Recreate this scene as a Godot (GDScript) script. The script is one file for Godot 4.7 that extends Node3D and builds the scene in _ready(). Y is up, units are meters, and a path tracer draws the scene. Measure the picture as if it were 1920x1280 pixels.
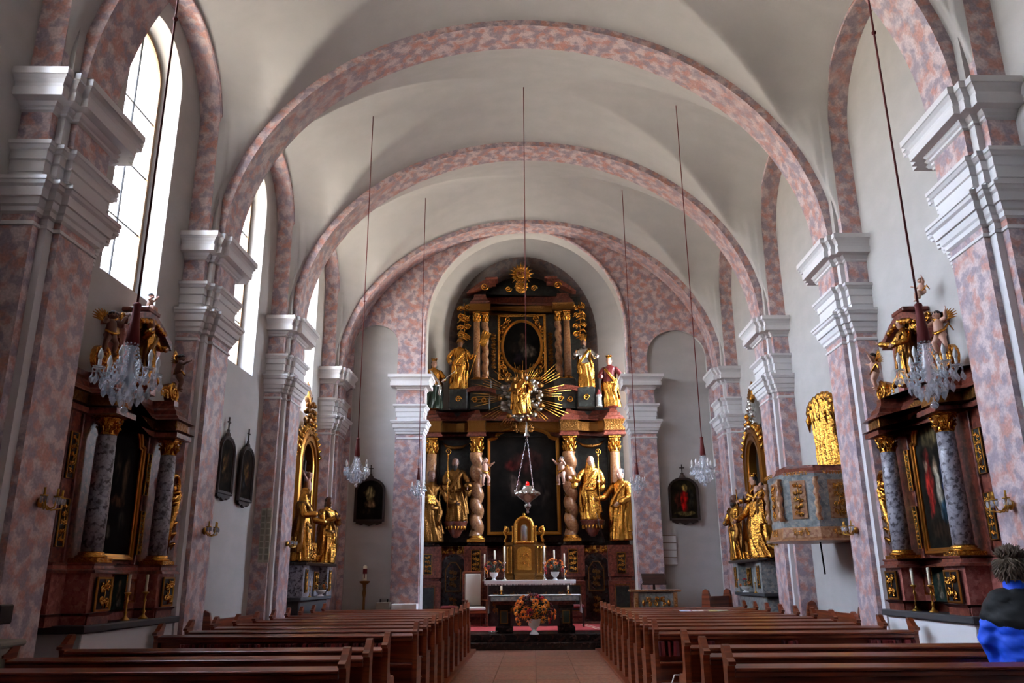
extends Node3D
# A baroque parish church seen along the nave. Distances along the nave are given as d (metres from the viewer, -z).
const SH := 0.0545            # the piers of the two sides do not stand quite opposite each other
const CT := 6.73              # top of the pier cornices
var M := {}
var used := {}

class MB:
	var st := SurfaceTool.new()
	var t := Transform3D()
	func _init():
		st.begin(Mesh.PRIMITIVE_TRIANGLES)
	func flat():
		st.set_smooth_group(-1)
		return self
	func smooth(k := 0):
		st.set_smooth_group(k)
		return self
	func tri(a: Vector3, b: Vector3, c: Vector3):
		st.add_vertex(t * a)
		st.add_vertex(t * c)
		st.add_vertex(t * b)
	func quad(a: Vector3, b: Vector3, c: Vector3, d: Vector3):
		tri(a, b, c)
		tri(a, c, d)
	func quv(a: Vector3, b: Vector3, c: Vector3, d: Vector3):
		var v := [a, b, c, d]
		var u := [Vector2(0, 1), Vector2(1, 1), Vector2(1, 0), Vector2(0, 0)]
		for k in [0, 2, 1, 0, 3, 2]:
			st.set_uv(u[k])
			st.add_vertex(t * v[k])
	func box(c: Vector3, s: Vector3, bev := 0.0):
		flat()
		var h := s * 0.5
		if bev <= 0.0:
			var p := []
			for k in 8:
				p.append(c + Vector3(h.x if k & 1 else -h.x, h.y if k & 2 else -h.y, h.z if k & 4 else -h.z))
			for f in [[0, 2, 3, 1], [4, 5, 7, 6], [0, 4, 6, 2], [1, 3, 7, 5], [0, 1, 5, 4], [2, 6, 7, 3]]:
				quad(p[f[0]], p[f[1]], p[f[2]], p[f[3]])
			return self
		var b := minf(bev, minf(h.x, minf(h.y, h.z)) * 0.9)
		for ax in 3:
			var u := (ax + 1) % 3
			var w := (ax + 2) % 3
			for sg: float in [-1.0, 1.0]:
				var q := []
				for k in [[-1, -1], [1, -1], [1, 1], [-1, 1]]:
					var v := Vector3()
					v[ax] = h[ax] * sg
					v[u] = (h[u] - b) * k[0]
					v[w] = (h[w] - b) * k[1]
					q.append(c + v)
				if sg > 0:
					quad(q[0], q[1], q[2], q[3])
				else:
					quad(q[3], q[2], q[1], q[0])
			for su: float in [-1.0, 1.0]:
				for sw: float in [-1.0, 1.0]:
					var q2 := []
					for k in [[-1, 0], [1, 0], [1, 1], [-1, 1]]:
						var v := Vector3()
						v[ax] = (h[ax] - b) * k[0]
						v[u] = (h[u] - (0.0 if k[1] == 0 else b)) * su
						v[w] = (h[w] - (b if k[1] == 0 else 0.0)) * sw
						q2.append(c + v)
					if su * sw > 0:
						quad(q2[0], q2[1], q2[2], q2[3])
					else:
						quad(q2[3], q2[2], q2[1], q2[0])
		for sx: float in [-1.0, 1.0]:
			for sy: float in [-1.0, 1.0]:
				for sz: float in [-1.0, 1.0]:
					var a := c + Vector3(h.x * sx, (h.y - b) * sy, (h.z - b) * sz)
					var d := c + Vector3((h.x - b) * sx, h.y * sy, (h.z - b) * sz)
					var e := c + Vector3((h.x - b) * sx, (h.y - b) * sy, h.z * sz)
					if sx * sy * sz > 0:
						tri(a, d, e)
					else:
						tri(a, e, d)
		return self
	func rings(rs: Array, closed := true):
		# rs: array of PackedVector3Array with equal length; surface between successive rings
		var n: int = rs[0].size()
		for i in rs.size() - 1:
			var a: PackedVector3Array = rs[i]
			var b: PackedVector3Array = rs[i + 1]
			for j in (n if closed else n - 1):
				var k := (j + 1) % n
				quad(a[j], a[k], b[k], b[j])
	func fan(r: PackedVector3Array, up := true):
		var c := Vector3()
		for p in r:
			c += p
		c /= r.size()
		for j in r.size():
			var k := (j + 1) % r.size()
			if up:
				tri(c, r[j], r[k])
			else:
				tri(c, r[k], r[j])
	func tube(p: Array, r, n := 8, cap := true, sx := 1.0, seed_up := Vector3(0.13, 0.31, 0.94)):
		smooth()
		var up := seed_up
		var rs := []
		for i in p.size():
			var a: Vector3 = p[maxi(i - 1, 0)]
			var b: Vector3 = p[mini(i + 1, p.size() - 1)]
			var dir := (b - a).normalized()
			up = (up - dir * up.dot(dir))
			if up.length() < 0.01:
				up = dir.cross(Vector3(0.7, 0.2, 0.5))
			up = up.normalized()
			var side := dir.cross(up)
			var rad: float = r[i] if r is Array or r is PackedFloat32Array else r
			var ring := PackedVector3Array()
			for j in n:
				var an := TAU * j / n
				ring.append(p[i] + (up * cos(an) * sx + side * sin(an)) * rad)
			rs.append(ring)
		rings(rs)
		if cap:
			fan(rs[0], false)
			fan(rs[-1], true)
		return self
	func lathe(prof: Array, o := Vector3(), n := 16, sm := true, sx := 1.0, sz := 1.0, cap := true):
		if sm:
			smooth()
		else:
			flat()
		var rs := []
		for q in prof:
			var ring := PackedVector3Array()
			for j in n:
				var an := -TAU * j / n
				ring.append(o + Vector3(cos(an) * q[0] * sx, q[1], sin(an) * q[0] * sz))
			rs.append(ring)
		rings(rs)
		if cap:
			fan(rs[0], false)
			fan(rs[-1], true)
		return self
	func ell(c: Vector3, r: Vector3, n := 10, m := 6):
		var prof := []
		for i in m + 1:
			var a := -PI / 2 + PI * i / m
			prof.append([maxf(cos(a), 0.001), sin(a)])
		smooth()
		var rs := []
		for q in prof:
			var ring := PackedVector3Array()
			for j in n:
				var an := -TAU * j / n
				ring.append(c + Vector3(cos(an) * q[0] * r.x, q[1] * r.y, sin(an) * q[0] * r.z))
			rs.append(ring)
		rings(rs)
		return self
	func grid(nu: int, nv: int, f: Callable, sm := true):
		if sm:
			smooth()
		else:
			flat()
		var rs := []
		for i in nu + 1:
			var ring := PackedVector3Array()
			for j in nv + 1:
				ring.append(f.call(float(i) / nu, float(j) / nv))
			rs.append(ring)
		rings(rs, false)
		return self
	func poly(pts: PackedVector2Array, depth: float, z0 := 0.0, sm_sides := false):
		# outline in x,y extruded from z0 to z0+depth
		flat()
		if Geometry2D.is_polygon_clockwise(pts):
			pts = pts.duplicate()
			pts.reverse()
		var ix := Geometry2D.triangulate_polygon(pts)
		for k in range(0, ix.size(), 3):
			var a := pts[ix[k]]
			var b := pts[ix[k + 1]]
			var c := pts[ix[k + 2]]
			if (b - a).cross(c - a) < 0:
				var q := b
				b = c
				c = q
			tri(Vector3(a.x, a.y, z0 + depth), Vector3(b.x, b.y, z0 + depth), Vector3(c.x, c.y, z0 + depth))
			tri(Vector3(a.x, a.y, z0), Vector3(c.x, c.y, z0), Vector3(b.x, b.y, z0))
		if sm_sides:
			smooth(3)
		for k in pts.size():
			var a2 := pts[k]
			var b2 := pts[(k + 1) % pts.size()]
			quad(Vector3(a2.x, a2.y, z0), Vector3(b2.x, b2.y, z0), Vector3(b2.x, b2.y, z0 + depth), Vector3(a2.x, a2.y, z0 + depth))
		return self
	func spiral(c: Vector2, r0: float, r1: float, a0: float, turns: float, th: float, z := 0.0, n := 14):
		var p := []
		var rr := []
		for i in n + 1:
			var u := float(i) / n
			var a := a0 + turns * TAU * u
			var r := lerpf(r0, r1, u)
			p.append(Vector3(c.x + cos(a) * r, c.y + sin(a) * r, z + th * 0.4 * sin(u * PI)))
			rr.append(th * lerpf(1.0, 0.6, u))
		tube(p, rr, 5)
		ell(p[-1], Vector3(th, th, th) * 1.25, 6, 4)
		return self
	func bar(a: Vector3, b: Vector3, w: float, h := -1.0):
		if h < 0:
			h = w
		flat()
		var dir := (b - a).normalized()
		var up := Vector3.UP if absf(dir.y) < 0.9 else Vector3.BACK
		var sd := dir.cross(up).normalized() * w * 0.5
		var u2 := sd.cross(dir).normalized() * h * 0.5
		var r := []
		for q in [a, b]:
			r.append(PackedVector3Array([q - sd - u2, q + sd - u2, q + sd + u2, q - sd + u2]))
		rings([r[1], r[0]])
		fan(r[0], true)
		fan(r[1], false)
		return self
	func mesh() -> ArrayMesh:
		st.generate_normals()
		st.index()
		return st.commit()

func uname(s: String) -> String:
	if not used.has(s):
		used[s] = 0
		return s
	used[s] += 1
	return "%s_%03d" % [s, used[s]]
func obj(called: String, mb, mat: Material, parent: Node = null, label := "") -> MeshInstance3D:
	var o := MeshInstance3D.new()
	o.mesh = mb.mesh() if mb is MB else mb
	o.material_override = mat
	o.cast_shadow = GeometryInstance3D.SHADOW_CASTING_SETTING_ON
	if parent == null:
		o.name = uname(called)
		add_child(o)
	else:
		o.name = called
		parent.add_child(o, true)
	if label != "":
		o.set_meta("label", label)
	return o
func tag(o: Node, label: String, category: String, group := "", kind := ""):
	o.set_meta("label", label)
	o.set_meta("category", category)
	if group != "":
		o.set_meta("group", group)
	if kind != "":
		o.set_meta("kind", kind)
	return o
func thing(called: String, label: String, category: String, at := Vector3(), turn := 0.0, group := "", kind := "") -> Node3D:
	var o := Node3D.new()
	o.name = uname(called)
	add_child(o)
	o.position = at
	o.rotation.y = turn
	tag(o, label, category, group, kind)
	return o
func dup(src: Node3D, label: String, at: Vector3, turn := 0.0) -> Node3D:
	var o: Node3D = src.duplicate()
	o.name = uname(String(src.get_meta("base")))
	add_child(o)
	o.position = at
	o.rotation.y = turn
	o.set_meta("label", label)
	return o
func V(x: float, y: float, d: float) -> Vector3:
	return Vector3(x, y, -d)
func S(x: float, y: float, d: float) -> Vector3:
	return Vector3(x, y, -(d + SH * x))
func new_mat(col: Color, rough := 0.8, metal := 0.0, tex: Texture2D = null, scale := 1.0, world := true) -> StandardMaterial3D:
	var m := StandardMaterial3D.new()
	m.albedo_color = col
	m.roughness = rough
	m.metallic = metal
	if tex:
		m.albedo_texture = tex
		m.uv1_triplanar = true
		m.uv1_world_triplanar = world
		m.uv1_scale = Vector3.ONE * scale
		m.uv1_triplanar_sharpness = 4.0
	return m
func noise_bytes(sz: int, sd: int, freq: float, type: int, oct := 4, warp := 0.0, fract := FastNoiseLite.FRACTAL_FBM) -> PackedByteArray:
	var n := FastNoiseLite.new()
	n.seed = sd
	n.noise_type = type
	n.frequency = freq
	n.fractal_type = fract
	n.fractal_octaves = oct
	if warp > 0:
		n.domain_warp_enabled = true
		n.domain_warp_amplitude = warp
		n.domain_warp_frequency = freq * 1.7
	var im := n.get_seamless_image(sz, sz, false, false, 0.15, true)
	im.convert(Image.FORMAT_L8)
	return im.get_data()
func ss(a: float, b: float, x: float) -> float:
	return smoothstep(a, b, x)
func marble(sd: int, base: Color, blot: Color, dark: Color, vein: Color, fr := 0.008, blot_at := 0.52, dark_at := 0.56, vein_w := 0.1, sz := 512, soft := 0.0) -> ImageTexture:
	var a := noise_bytes(sz, sd, fr, FastNoiseLite.TYPE_SIMPLEX_SMOOTH, 5, 40.0)
	var b := noise_bytes(sz, sd + 7, fr * 1.3, FastNoiseLite.TYPE_SIMPLEX_SMOOTH, 5, 50.0)
	var c := noise_bytes(sz, sd + 13, fr * 1.1, FastNoiseLite.TYPE_SIMPLEX_SMOOTH, 3, 60.0, FastNoiseLite.FRACTAL_RIDGED)
	var e := noise_bytes(sz, sd + 29, fr * 8.0, FastNoiseLite.TYPE_SIMPLEX_SMOOTH, 3, 0.0)
	var out := PackedByteArray()
	out.resize(sz * sz * 3)
	for i in sz * sz:
		var col := base
		col = col.lerp(blot, ss(blot_at - soft, blot_at + 0.16 + soft, a[i] / 255.0))
		col = col.lerp(dark, ss(dark_at - soft, dark_at + 0.14 + soft, b[i] / 255.0) * 0.9)
		col = col.lerp(vein, ss(1.0 - vein_w, 1.0, c[i] / 255.0) * 0.8)
		var k := 0.9 + 0.2 * e[i] / 255.0
		out[i * 3] = clampi(int(col.r * k * 255), 0, 255)
		out[i * 3 + 1] = clampi(int(col.g * k * 255), 0, 255)
		out[i * 3 + 2] = clampi(int(col.b * k * 255), 0, 255)
	return ImageTexture.create_from_image(Image.create_from_data(sz, sz, false, Image.FORMAT_RGB8, out))
func two_tone(sd: int, a: Color, b: Color, fx: float, fy: float, sz := 256) -> ImageTexture:
	# grain stretched along one axis (wood) or even mottling
	var n := FastNoiseLite.new()
	n.seed = sd
	n.frequency = 0.02
	n.fractal_octaves = 4
	var im := Image.create(sz, sz, false, Image.FORMAT_RGB8)
	for y in sz:
		for x in sz:
			var ax := TAU * x / sz
			var v := n.get_noise_3d(cos(ax) * fx, sin(ax) * fx, absf(y - sz * 0.5) * fy)
			im.set_pixel(x, y, a.lerp(b, clampf(0.5 + v * 1.3, 0, 1)))
	return ImageTexture.create_from_image(im)
func make_materials():
	M.plaster = new_mat(Color(0.70, 0.685, 0.67), 0.9, 0.0, two_tone(3, Color(0.97, 0.97, 0.97), Color(1, 1, 1), 30, 1.2), 0.4)
	M.stucco = new_mat(Color(0.83, 0.82, 0.82), 0.7)
	M.pink = new_mat(Color(1, 1, 1), 0.42, 0.0, marble(11, Color(0.79, 0.71, 0.71), Color(0.73, 0.53, 0.48), Color(0.58, 0.53, 0.57), Color(0.89, 0.84, 0.83), 0.0075, 0.46, 0.48, 0.05, 1024, 0.12), 0.42)
	M.floor = new_mat(Color(1, 1, 1), 0.35, 0.0, marble(21, Color(0.66, 0.46, 0.36), Color(0.52, 0.25, 0.18), Color(0.48, 0.40, 0.34), Color(0.92, 0.84, 0.74), 0.03, 0.46, 0.50, 0.16), 0.6)
	M.floor2 = new_mat(Color(0.90, 0.93, 0.92), 0.35, 0.0, M.floor.albedo_texture, 0.73)
	M.floor3 = new_mat(Color(1, 0.93, 0.88), 0.35, 0.0, M.floor.albedo_texture, 0.5)
	M.grout = new_mat(Color(0.45, 0.36, 0.31), 0.9)
	var wood := two_tone(5, Color(0.35, 0.155, 0.085), Color(0.53, 0.265, 0.15), 6, 3.0)
	M.pew = new_mat(Color(1, 1, 1), 0.28, 0.0, wood, 1.3)
	var hb := noise_bytes(256, 91, 0.03, FastNoiseLite.TYPE_SIMPLEX_SMOOTH, 3, 12.0)
	var hi := Image.create_from_data(256, 256, false, Image.FORMAT_L8, hb)
	hi.convert(Image.FORMAT_RGBA8)
	hi.bump_map_to_normal_map(6.0)
	var carved := ImageTexture.create_from_image(hi)
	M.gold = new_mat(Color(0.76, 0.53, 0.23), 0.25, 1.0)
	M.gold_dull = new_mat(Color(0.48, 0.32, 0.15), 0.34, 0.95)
	M.gold_flat = new_mat(Color(0.70, 0.48, 0.21), 0.3, 1.0)
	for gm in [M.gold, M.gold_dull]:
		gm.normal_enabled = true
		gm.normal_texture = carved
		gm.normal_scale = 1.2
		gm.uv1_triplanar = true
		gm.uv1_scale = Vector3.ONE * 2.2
	M.silver = new_mat(Color(0.83, 0.83, 0.82), 0.25, 1.0)
	M.iron = new_mat(Color(0.06, 0.055, 0.055), 0.5, 0.6)
	M.brass = new_mat(Color(0.72, 0.55, 0.26), 0.3, 1.0)
	M.red_marble = new_mat(Color(1, 1, 1), 0.3, 0.0, marble(31, Color(0.42, 0.20, 0.15), Color(0.30, 0.13, 0.10), Color(0.52, 0.30, 0.24), Color(0.62, 0.42, 0.36), 0.012), 1.2)
	M.rose_marble = new_mat(Color(1, 1, 1), 0.35, 0.0, marble(33, Color(0.62, 0.36, 0.32), Color(0.52, 0.26, 0.22), Color(0.70, 0.46, 0.42), Color(0.40, 0.20, 0.18), 0.012), 1.2)
	M.grey_marble = new_mat(Color(1, 1, 1), 0.3, 0.0, marble(41, Color(0.58, 0.57, 0.60), Color(0.44, 0.43, 0.47), Color(0.20, 0.18, 0.20), Color(0.75, 0.74, 0.76), 0.012, 0.55, 0.58), 1.6)
	M.green_marble = new_mat(Color(1, 1, 1), 0.35, 0.0, marble(51, Color(0.14, 0.15, 0.14), Color(0.20, 0.21, 0.20), Color(0.09, 0.09, 0.09), Color(0.30, 0.31, 0.29), 0.01), 1.0)
	M.tan_marble = new_mat(Color(1, 1, 1), 0.3, 0.0, marble(61, Color(0.60, 0.42, 0.28), Color(0.50, 0.31, 0.20), Color(0.67, 0.51, 0.37), Color(0.42, 0.26, 0.16), 0.012), 1.6)
	M.blue_marble = new_mat(Color(1, 1, 1), 0.35, 0.0, marble(71, Color(0.50, 0.52, 0.52), Color(0.40, 0.42, 0.43), Color(0.62, 0.60, 0.56), Color(0.72, 0.70, 0.66), 0.012), 1.2)
	M.black_marble = new_mat(Color(1, 1, 1), 0.25, 0.0, marble(81, Color(0.13, 0.10, 0.09), Color(0.22, 0.14, 0.12), Color(0.05, 0.05, 0.05), Color(0.30, 0.26, 0.24), 0.012), 1.2)
	M.niche = new_mat(Color(1, 1, 1), 0.6, 0.0, marble(87, Color(0.50, 0.45, 0.43), Color(0.46, 0.37, 0.34), Color(0.38, 0.36, 0.37), Color(0.60, 0.56, 0.54), 0.01), 0.6)
	M.slate = new_mat(Color(0.22, 0.22, 0.23), 0.6)
	M.skin = new_mat(Color(0.72, 0.55, 0.47), 0.5)
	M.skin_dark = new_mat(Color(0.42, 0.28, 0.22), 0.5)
	M.hair = new_mat(Color(0.13, 0.09, 0.07), 0.7)
	M.white_cloth = new_mat(Color(0.88, 0.88, 0.87), 0.85)
	M.wax = new_mat(Color(0.90, 0.87, 0.78), 0.5)
	M.black = new_mat(Color(0.02, 0.02, 0.02), 0.5)
	M.dark_wood = new_mat(Color(0.9, 0.85, 0.85), 0.45, 0.0, two_tone(9, Color(0.14, 0.07, 0.05), Color(0.24, 0.12, 0.08), 5, 2.5), 1.5)
	M.crystal = new_mat(Color(0.85, 0.87, 0.90, 0.34), 0.03)
	M.crystal.transparency = BaseMaterial3D.TRANSPARENCY_ALPHA
	M.crystal.metallic_specular = 1.0
	M.red_cloth = new_mat(Color(0.42, 0.07, 0.07), 0.8)
	M.red_cord = new_mat(Color(0.40, 0.10, 0.09), 0.75)
	M.carpet = new_mat(Color(1, 1, 1), 0.95, 0.0, two_tone(15, Color(0.62, 0.17, 0.18), Color(0.70, 0.23, 0.23), 40, 3.0), 2.0)
	M.book = new_mat(Color(0.42, 0.08, 0.09), 0.6)
	M.leaf = new_mat(Color(0.10, 0.17, 0.06), 0.6)
	M.frame_wood = new_mat(Color(0.15, 0.08, 0.055), 0.75)
	M.glass = new_mat(Color(0.95, 0.97, 1.0, 0.08), 0.02)
	M.glass.transparency = BaseMaterial3D.TRANSPARENCY_ALPHA
	M.putty = new_mat(Color(0.50, 0.38, 0.25), 0.6)

func _ready():
	var cam := Camera3D.new()
	cam.name = "camera"
	cam.position = Vector3(0, 1.6, 0)
	cam.rotation = Vector3(0.2889, 0.0247, -0.0087)
	cam.fov = 46.43
	cam.near = 0.05
	cam.far = 200
	add_child(cam)
	var we := WorldEnvironment.new()
	we.name = "world_environment"
	var env := Environment.new()
	var sky := Sky.new()
	var sm := ProceduralSkyMaterial.new()
	sm.sky_top_color = Color(0.82, 0.89, 1.0)
	sm.sky_horizon_color = Color(0.93, 0.96, 1.0)
	sm.ground_horizon_color = Color(0.76, 0.74, 0.70)
	sm.ground_bottom_color = Color(0.73, 0.70, 0.65)
	sky.sky_material = sm
	env.background_mode = Environment.BG_SKY
	env.sky = sky
	env.background_energy_multiplier = 40.0
	env.tonemap_mode = Environment.TONE_MAPPER_LINEAR
	env.tonemap_exposure = 1.78
	env.sdfgi_enabled = true
	env.ssao_enabled = true
	env.ssil_enabled = true
	we.environment = env
	add_child(we)
	make_materials()
	structure()
	furnish()

# ---------- the building ----------
func pier_d(k: int) -> float:
	return 7.27 + 4.0674 * k
func plan_offset(pl: PackedVector2Array, o: float) -> PackedVector2Array:
	# pl runs from the wall round the pier back to the wall; outward is to the left of travel after mirroring
	var out := PackedVector2Array()
	for i in pl.size():
		var n0 := Vector2()
		var n1 := Vector2()
		if i > 0:
			n0 = (pl[i] - pl[i - 1]).normalized().orthogonal()
		if i < pl.size() - 1:
			n1 = (pl[i + 1] - pl[i]).normalized().orthogonal()
		if i == 0:
			out.append(pl[i] + n1 * o)
		elif i == pl.size() - 1:
			out.append(pl[i] + n0 * o)
		else:
			var m := (n0 + n1)
			out.append(pl[i] + m * (o / maxf(0.3, (1.0 + n0.dot(n1)))))
	return out
func mould(mb: MB, pl: PackedVector2Array, prof: Array, f: Callable, sgn := 1.0):
	# prof: [height, offset] from bottom to top, swept round the plan line
	mb.flat()
	var rs := []
	for q in prof:
		var r := PackedVector3Array()
		for p in plan_offset(pl, q[1] * sgn):
			r.append(f.call(p.x, q[0], p.y))
		rs.append(r)
	mb.rings(rs, false)
	for e in [0, rs.size() - 1]:
		var r: PackedVector3Array = rs[e]
		for j in range(1, r.size() - 1):
			mb.tri(r[0], r[j], r[j + 1])
func pier_plan(s: float, d: float) -> PackedVector2Array:
	var a := [[5.36, .22], [5.0, .22], [5.0, .33], [4.93, .33], [4.93, .44], [4.86, .44], [4.86, 1.12], [4.93, 1.12], [4.93, 1.23], [5.0, 1.23], [5.0, 1.34], [5.36, 1.34]]
	var out := PackedVector2Array()
	for q in a:
		out.append(Vector2(s * q[0], d + q[1]))
	return out
func cornice_prof(h0: float) -> Array:
	# the white entablature as three bands; heights from the cornice top downwards
	return [
		[[h0 - .39, 0.0], [h0 - .375, .03], [h0 - .35, .035], [h0 - .335, .06], [h0 - .30, .085], [h0 - .295, .19], [h0 - .20, .195], [h0 - .19, .17], [h0 - .15, .18], [h0 - .11, .205], [h0 - .08, .235], [h0 - .075, .25], [h0, .25]],
		[[h0 - 1.20, 0.015], [h0 - 1.10, .02], [h0 - 1.095, .035], [h0 - .97, .035], [h0 - .96, .055], [h0 - .86, .055], [h0 - .85, .075], [h0 - .82, .10], [h0 - .815, .115], [h0 - .77, .115]],
		[[h0 - 1.56, 0.0], [h0 - 1.54, .035], [h0 - 1.49, .04], [h0 - 1.47, .06], [h0 - 1.40, .075], [h0 - 1.395, .10], [h0 - 1.30, .11], [h0 - 1.28, .14], [h0 - 1.245, .15], [h0 - 1.24, .165], [h0 - 1.20, .165]],
	]
func build_entablature(parent: Node3D, pl: PackedVector2Array, f: Callable, h0: float, sgn: float, base_y := 0.0):
	var sh := MB.new()
	mould(sh, pl, [[base_y, 0.0], [h0 - .38, 0.0]], f, sgn)
	obj("shaft", sh, M.pink, parent)
	var names := ["cornice", "fascia", "lower_cornice"]
	var pr := cornice_prof(h0)
	for k in 3:
		var mb := MB.new()
		mould(mb, pl, pr[k], f, sgn)
		obj(names[k], mb, M.stucco, parent)
	var nk := MB.new()
	mould(nk, pl, [[h0 - 1.68, 0.0], [h0 - 1.675, .018], [h0 - 1.645, .018], [h0 - 1.63, 0.0]], f, sgn)
	obj("neck_moulding", nk, M.stucco, parent)
func pier(k: int, s: float):
	var d := pier_d(k)
	var side := "left" if s < 0 else "right"
	var t := thing("pier", "", "pier", Vector3(), 0.0, "", "structure")
	var what := ["before the large side altar", "between side altar and wall bench", "before the gilded niche altar", "in the corner at the chancel wall"]
	if k >= 0:
		t.set_meta("label", "pink marbled wall pier, %s, %s" % ["window side" if s < 0 else "pulpit side", what[k]])
	else:
		t.set_meta("label", "pink marbled wall pier on the %s at the back of the nave" % ["window side" if s < 0 else "windowless side"])
		t.set_meta("group", "rear piers " + side)
	var f := func(x, y, dd): return S(x, y, dd)
	build_entablature(t, pier_plan(s, d), f, CT, -s)
	# white strips of the stepped returns
	var w := MB.new()
	for e in [.385, 1.175]:
		w.flat()
		var c := [Vector2(4.927, d + e - .058), Vector2(4.927, d + e + .058), Vector2(5.2, d + e + .058), Vector2(5.2, d + e - .058)]
		for j in 4:
			var a: Vector2 = c[j]
			var b: Vector2 = c[(j + 1) % 4]
			w.quad(S(s * a.x, 0, a.y), S(s * b.x, 0, b.y), S(s * b.x, CT - .38, b.y), S(s * a.x, CT - .38, a.y))
	obj("white_strip", w, M.stucco, t)
	# stilts above the cornice that carry the wall arches
	var b1 := MB.new()
	var pl := PackedVector2Array([Vector2(s * 5.36, d + .22), Vector2(s * 5.0, d + .22), Vector2(s * 5.0, d + 1.34), Vector2(s * 5.36, d + 1.34)])
	mould(b1, pl, [[CT - .02, 0.0], [8.6, 0.0]], f, -s)
	obj("arch_stilt", b1, M.pink, t)
	var b2 := MB.new()
	mould(b2, PackedVector2Array([Vector2(s * 5.2, d + .34), Vector2(s * 4.94, d + .34), Vector2(s * 4.94, d + 1.22), Vector2(s * 5.2, d + 1.22)]), [[CT - .02, 0.0], [9.3, 0.0]], f, -s)
	obj("stilt_core", b2, M.plaster, t)
func vault_t(x: float, u: float) -> float:
	var q := clampf(1.0 - pow(x / 5.02, 2), 0, 1)
	return CT + (4.27 + 0.34 * (1.0 - u * u)) * sqrt(q)
func vault_l(x: float, dz: float) -> float:
	var ax := absf(x)
	var hz := lerpf(1.69, 1.475, ss(4.3, 5.0, ax))
	var u := absf(dz) / hz
	if u >= 1.0:
		return CT
	var top := 9.93 + 1.41 * (1.0 - pow(minf(ax, 5.0) / 5.0, 2))
	var y0 := lerpf(8.0, 8.52, ss(3.0, 5.0, ax))
	return y0 + (top - y0) * sqrt(1.0 - u * u)
func arch_pts(a: float, b: float, y0: float, n: int) -> Array:
	var out := []
	for i in n + 1:
		var an := PI * i / n
		out.append(Vector2(-cos(an) * a, y0 + sin(an) * b))
	return out
func structure():
	var fS := func(x, y, dd): return S(x, y, dd)
	# floor
	var fl := thing("floor", "pinkish marble tile floor of the nave", "floor", Vector3(), 0, "", "structure")
	obj("ground_slab", MB.new().box(Vector3(0, -.16, -10), Vector3(12.4, .3, 36)), M.grout, fl)
	var side_tiles := MB.new()
	side_tiles.box(Vector3(-3.5, -.02, -10), Vector3(4.2, .04, 36)).box(Vector3(3.5, -.02, -10), Vector3(4.2, .04, 36))
	obj("side_paving", side_tiles, M.floor2, fl)
	var tile: ArrayMesh = MB.new().box(Vector3(0, -.015, 0), Vector3(.686, .03, .686), .004).mesh()
	for r in 32:
		for c in 4:
			var o := obj("tile", tile, [M.floor, M.floor2, M.floor3][(r * 3 + c * 5 + r * c) % 3], fl)
			o.position = V((c - 1.5) * .695, 0.0, -2.2 + r * .695)
	# side walls with windows on the left
	for s: float in [-1.0, 1.0]:
		var wl := thing("wall_left" if s < 0 else "wall_right", "white plastered side wall %s" % ("with tall arched windows" if s < 0 else "without windows"), "wall", Vector3(), 0, "", "structure")
		for j in range(-3, 3):
			var c := pier_d(j) + .78 + 2.0337 + SH * s * 5.32
			var mb := MB.new()
			mb.flat()
			var d0 := c - 2.0337
			var d1 := c + 2.0337
			var xi: float = s * 5.32
			var xo: float = s * 6.05
			if s > 0 or j < -1:
				mb.box(V((xi + xo) / 2, 6.5, c), Vector3(.73, 13.0, 4.0674))
			else:
				window_wall(mb, xi, xo, d0, d1, c, .74, .55, 5.33, 8.76, 13.0)
				window_unit(j, c, .55, 5.33, 8.76, -5.62)
			obj("wall_panel", mb, M.plaster, wl)
			# wall arch
			var ar := MB.new()
			var ap := arch_pts(1.475, 1.37, 8.52, 24)
			for i in 24:
				ar.smooth()
				var a: Vector2 = ap[i]
				var b: Vector2 = ap[i + 1]
				ar.quad(V(s * 5.34, a.y, c + a.x), V(s * 5.34, b.y, c + b.x), V(s * 4.985, b.y, c + b.x), V(s * 4.985, a.y, c + a.x))
				ar.flat()
				ar.quad(V(s * 4.985, a.y, c + a.x), V(s * 4.985, b.y, c + b.x), V(s * 4.985, b.y + .16, c + b.x * 1.11), V(s * 4.985, a.y + .16, c + a.x * 1.11))
			obj("wall_arch", ar, M.pink, wl)
			var tr := MB.new()
			var pp := []
			for i in 25:
				pp.append(V(s * 4.98, ap[i].y + .03, c + ap[i].x * 1.02))
			tr.tube(pp, .028, 6)
			obj("arch_bead", tr, M.pink, wl)
	# closing pieces of the side walls at both ends
	for s: float in [-1.0, 1.0]:
		var ends := MB.new()
		ends.box(V(s * 5.685, 6.5, 20.75 + SH * s * 5.3), Vector3(.73, 13.0, 1.1))
		ends.box(V(s * 5.685, 6.5, -4.5), Vector3(.73, 13.0, 1.4))
		tag(obj("wall_end", ends, M.plaster), "white end pieces of the %s side wall" % ("windowed" if s < 0 else "windowless"), "wall", "", "structure")
	for k in range(-2, 4):
		pier(k, -1.0)
		pier(k, 1.0)
	# vaults
	var cl := thing("ceiling", "white groined vault over the nave", "ceiling", Vector3(), 0, "", "structure")
	for j in range(-3, 3):
		var mb := MB.new()
		var c := pier_d(j) + .78 + 2.0337
		var vf := func(u: float, v: float):
			var x := -5.0 * cos(PI * u)
			var dz := (v - .5) * 2.0 * 1.74
			return S(x, maxf(vault_t(x, dz / 1.69), vault_l(x, dz)), c + dz)
		mb.grid(120, 56, vf)
		obj("vault_bay", mb, M.plaster, cl)
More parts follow.
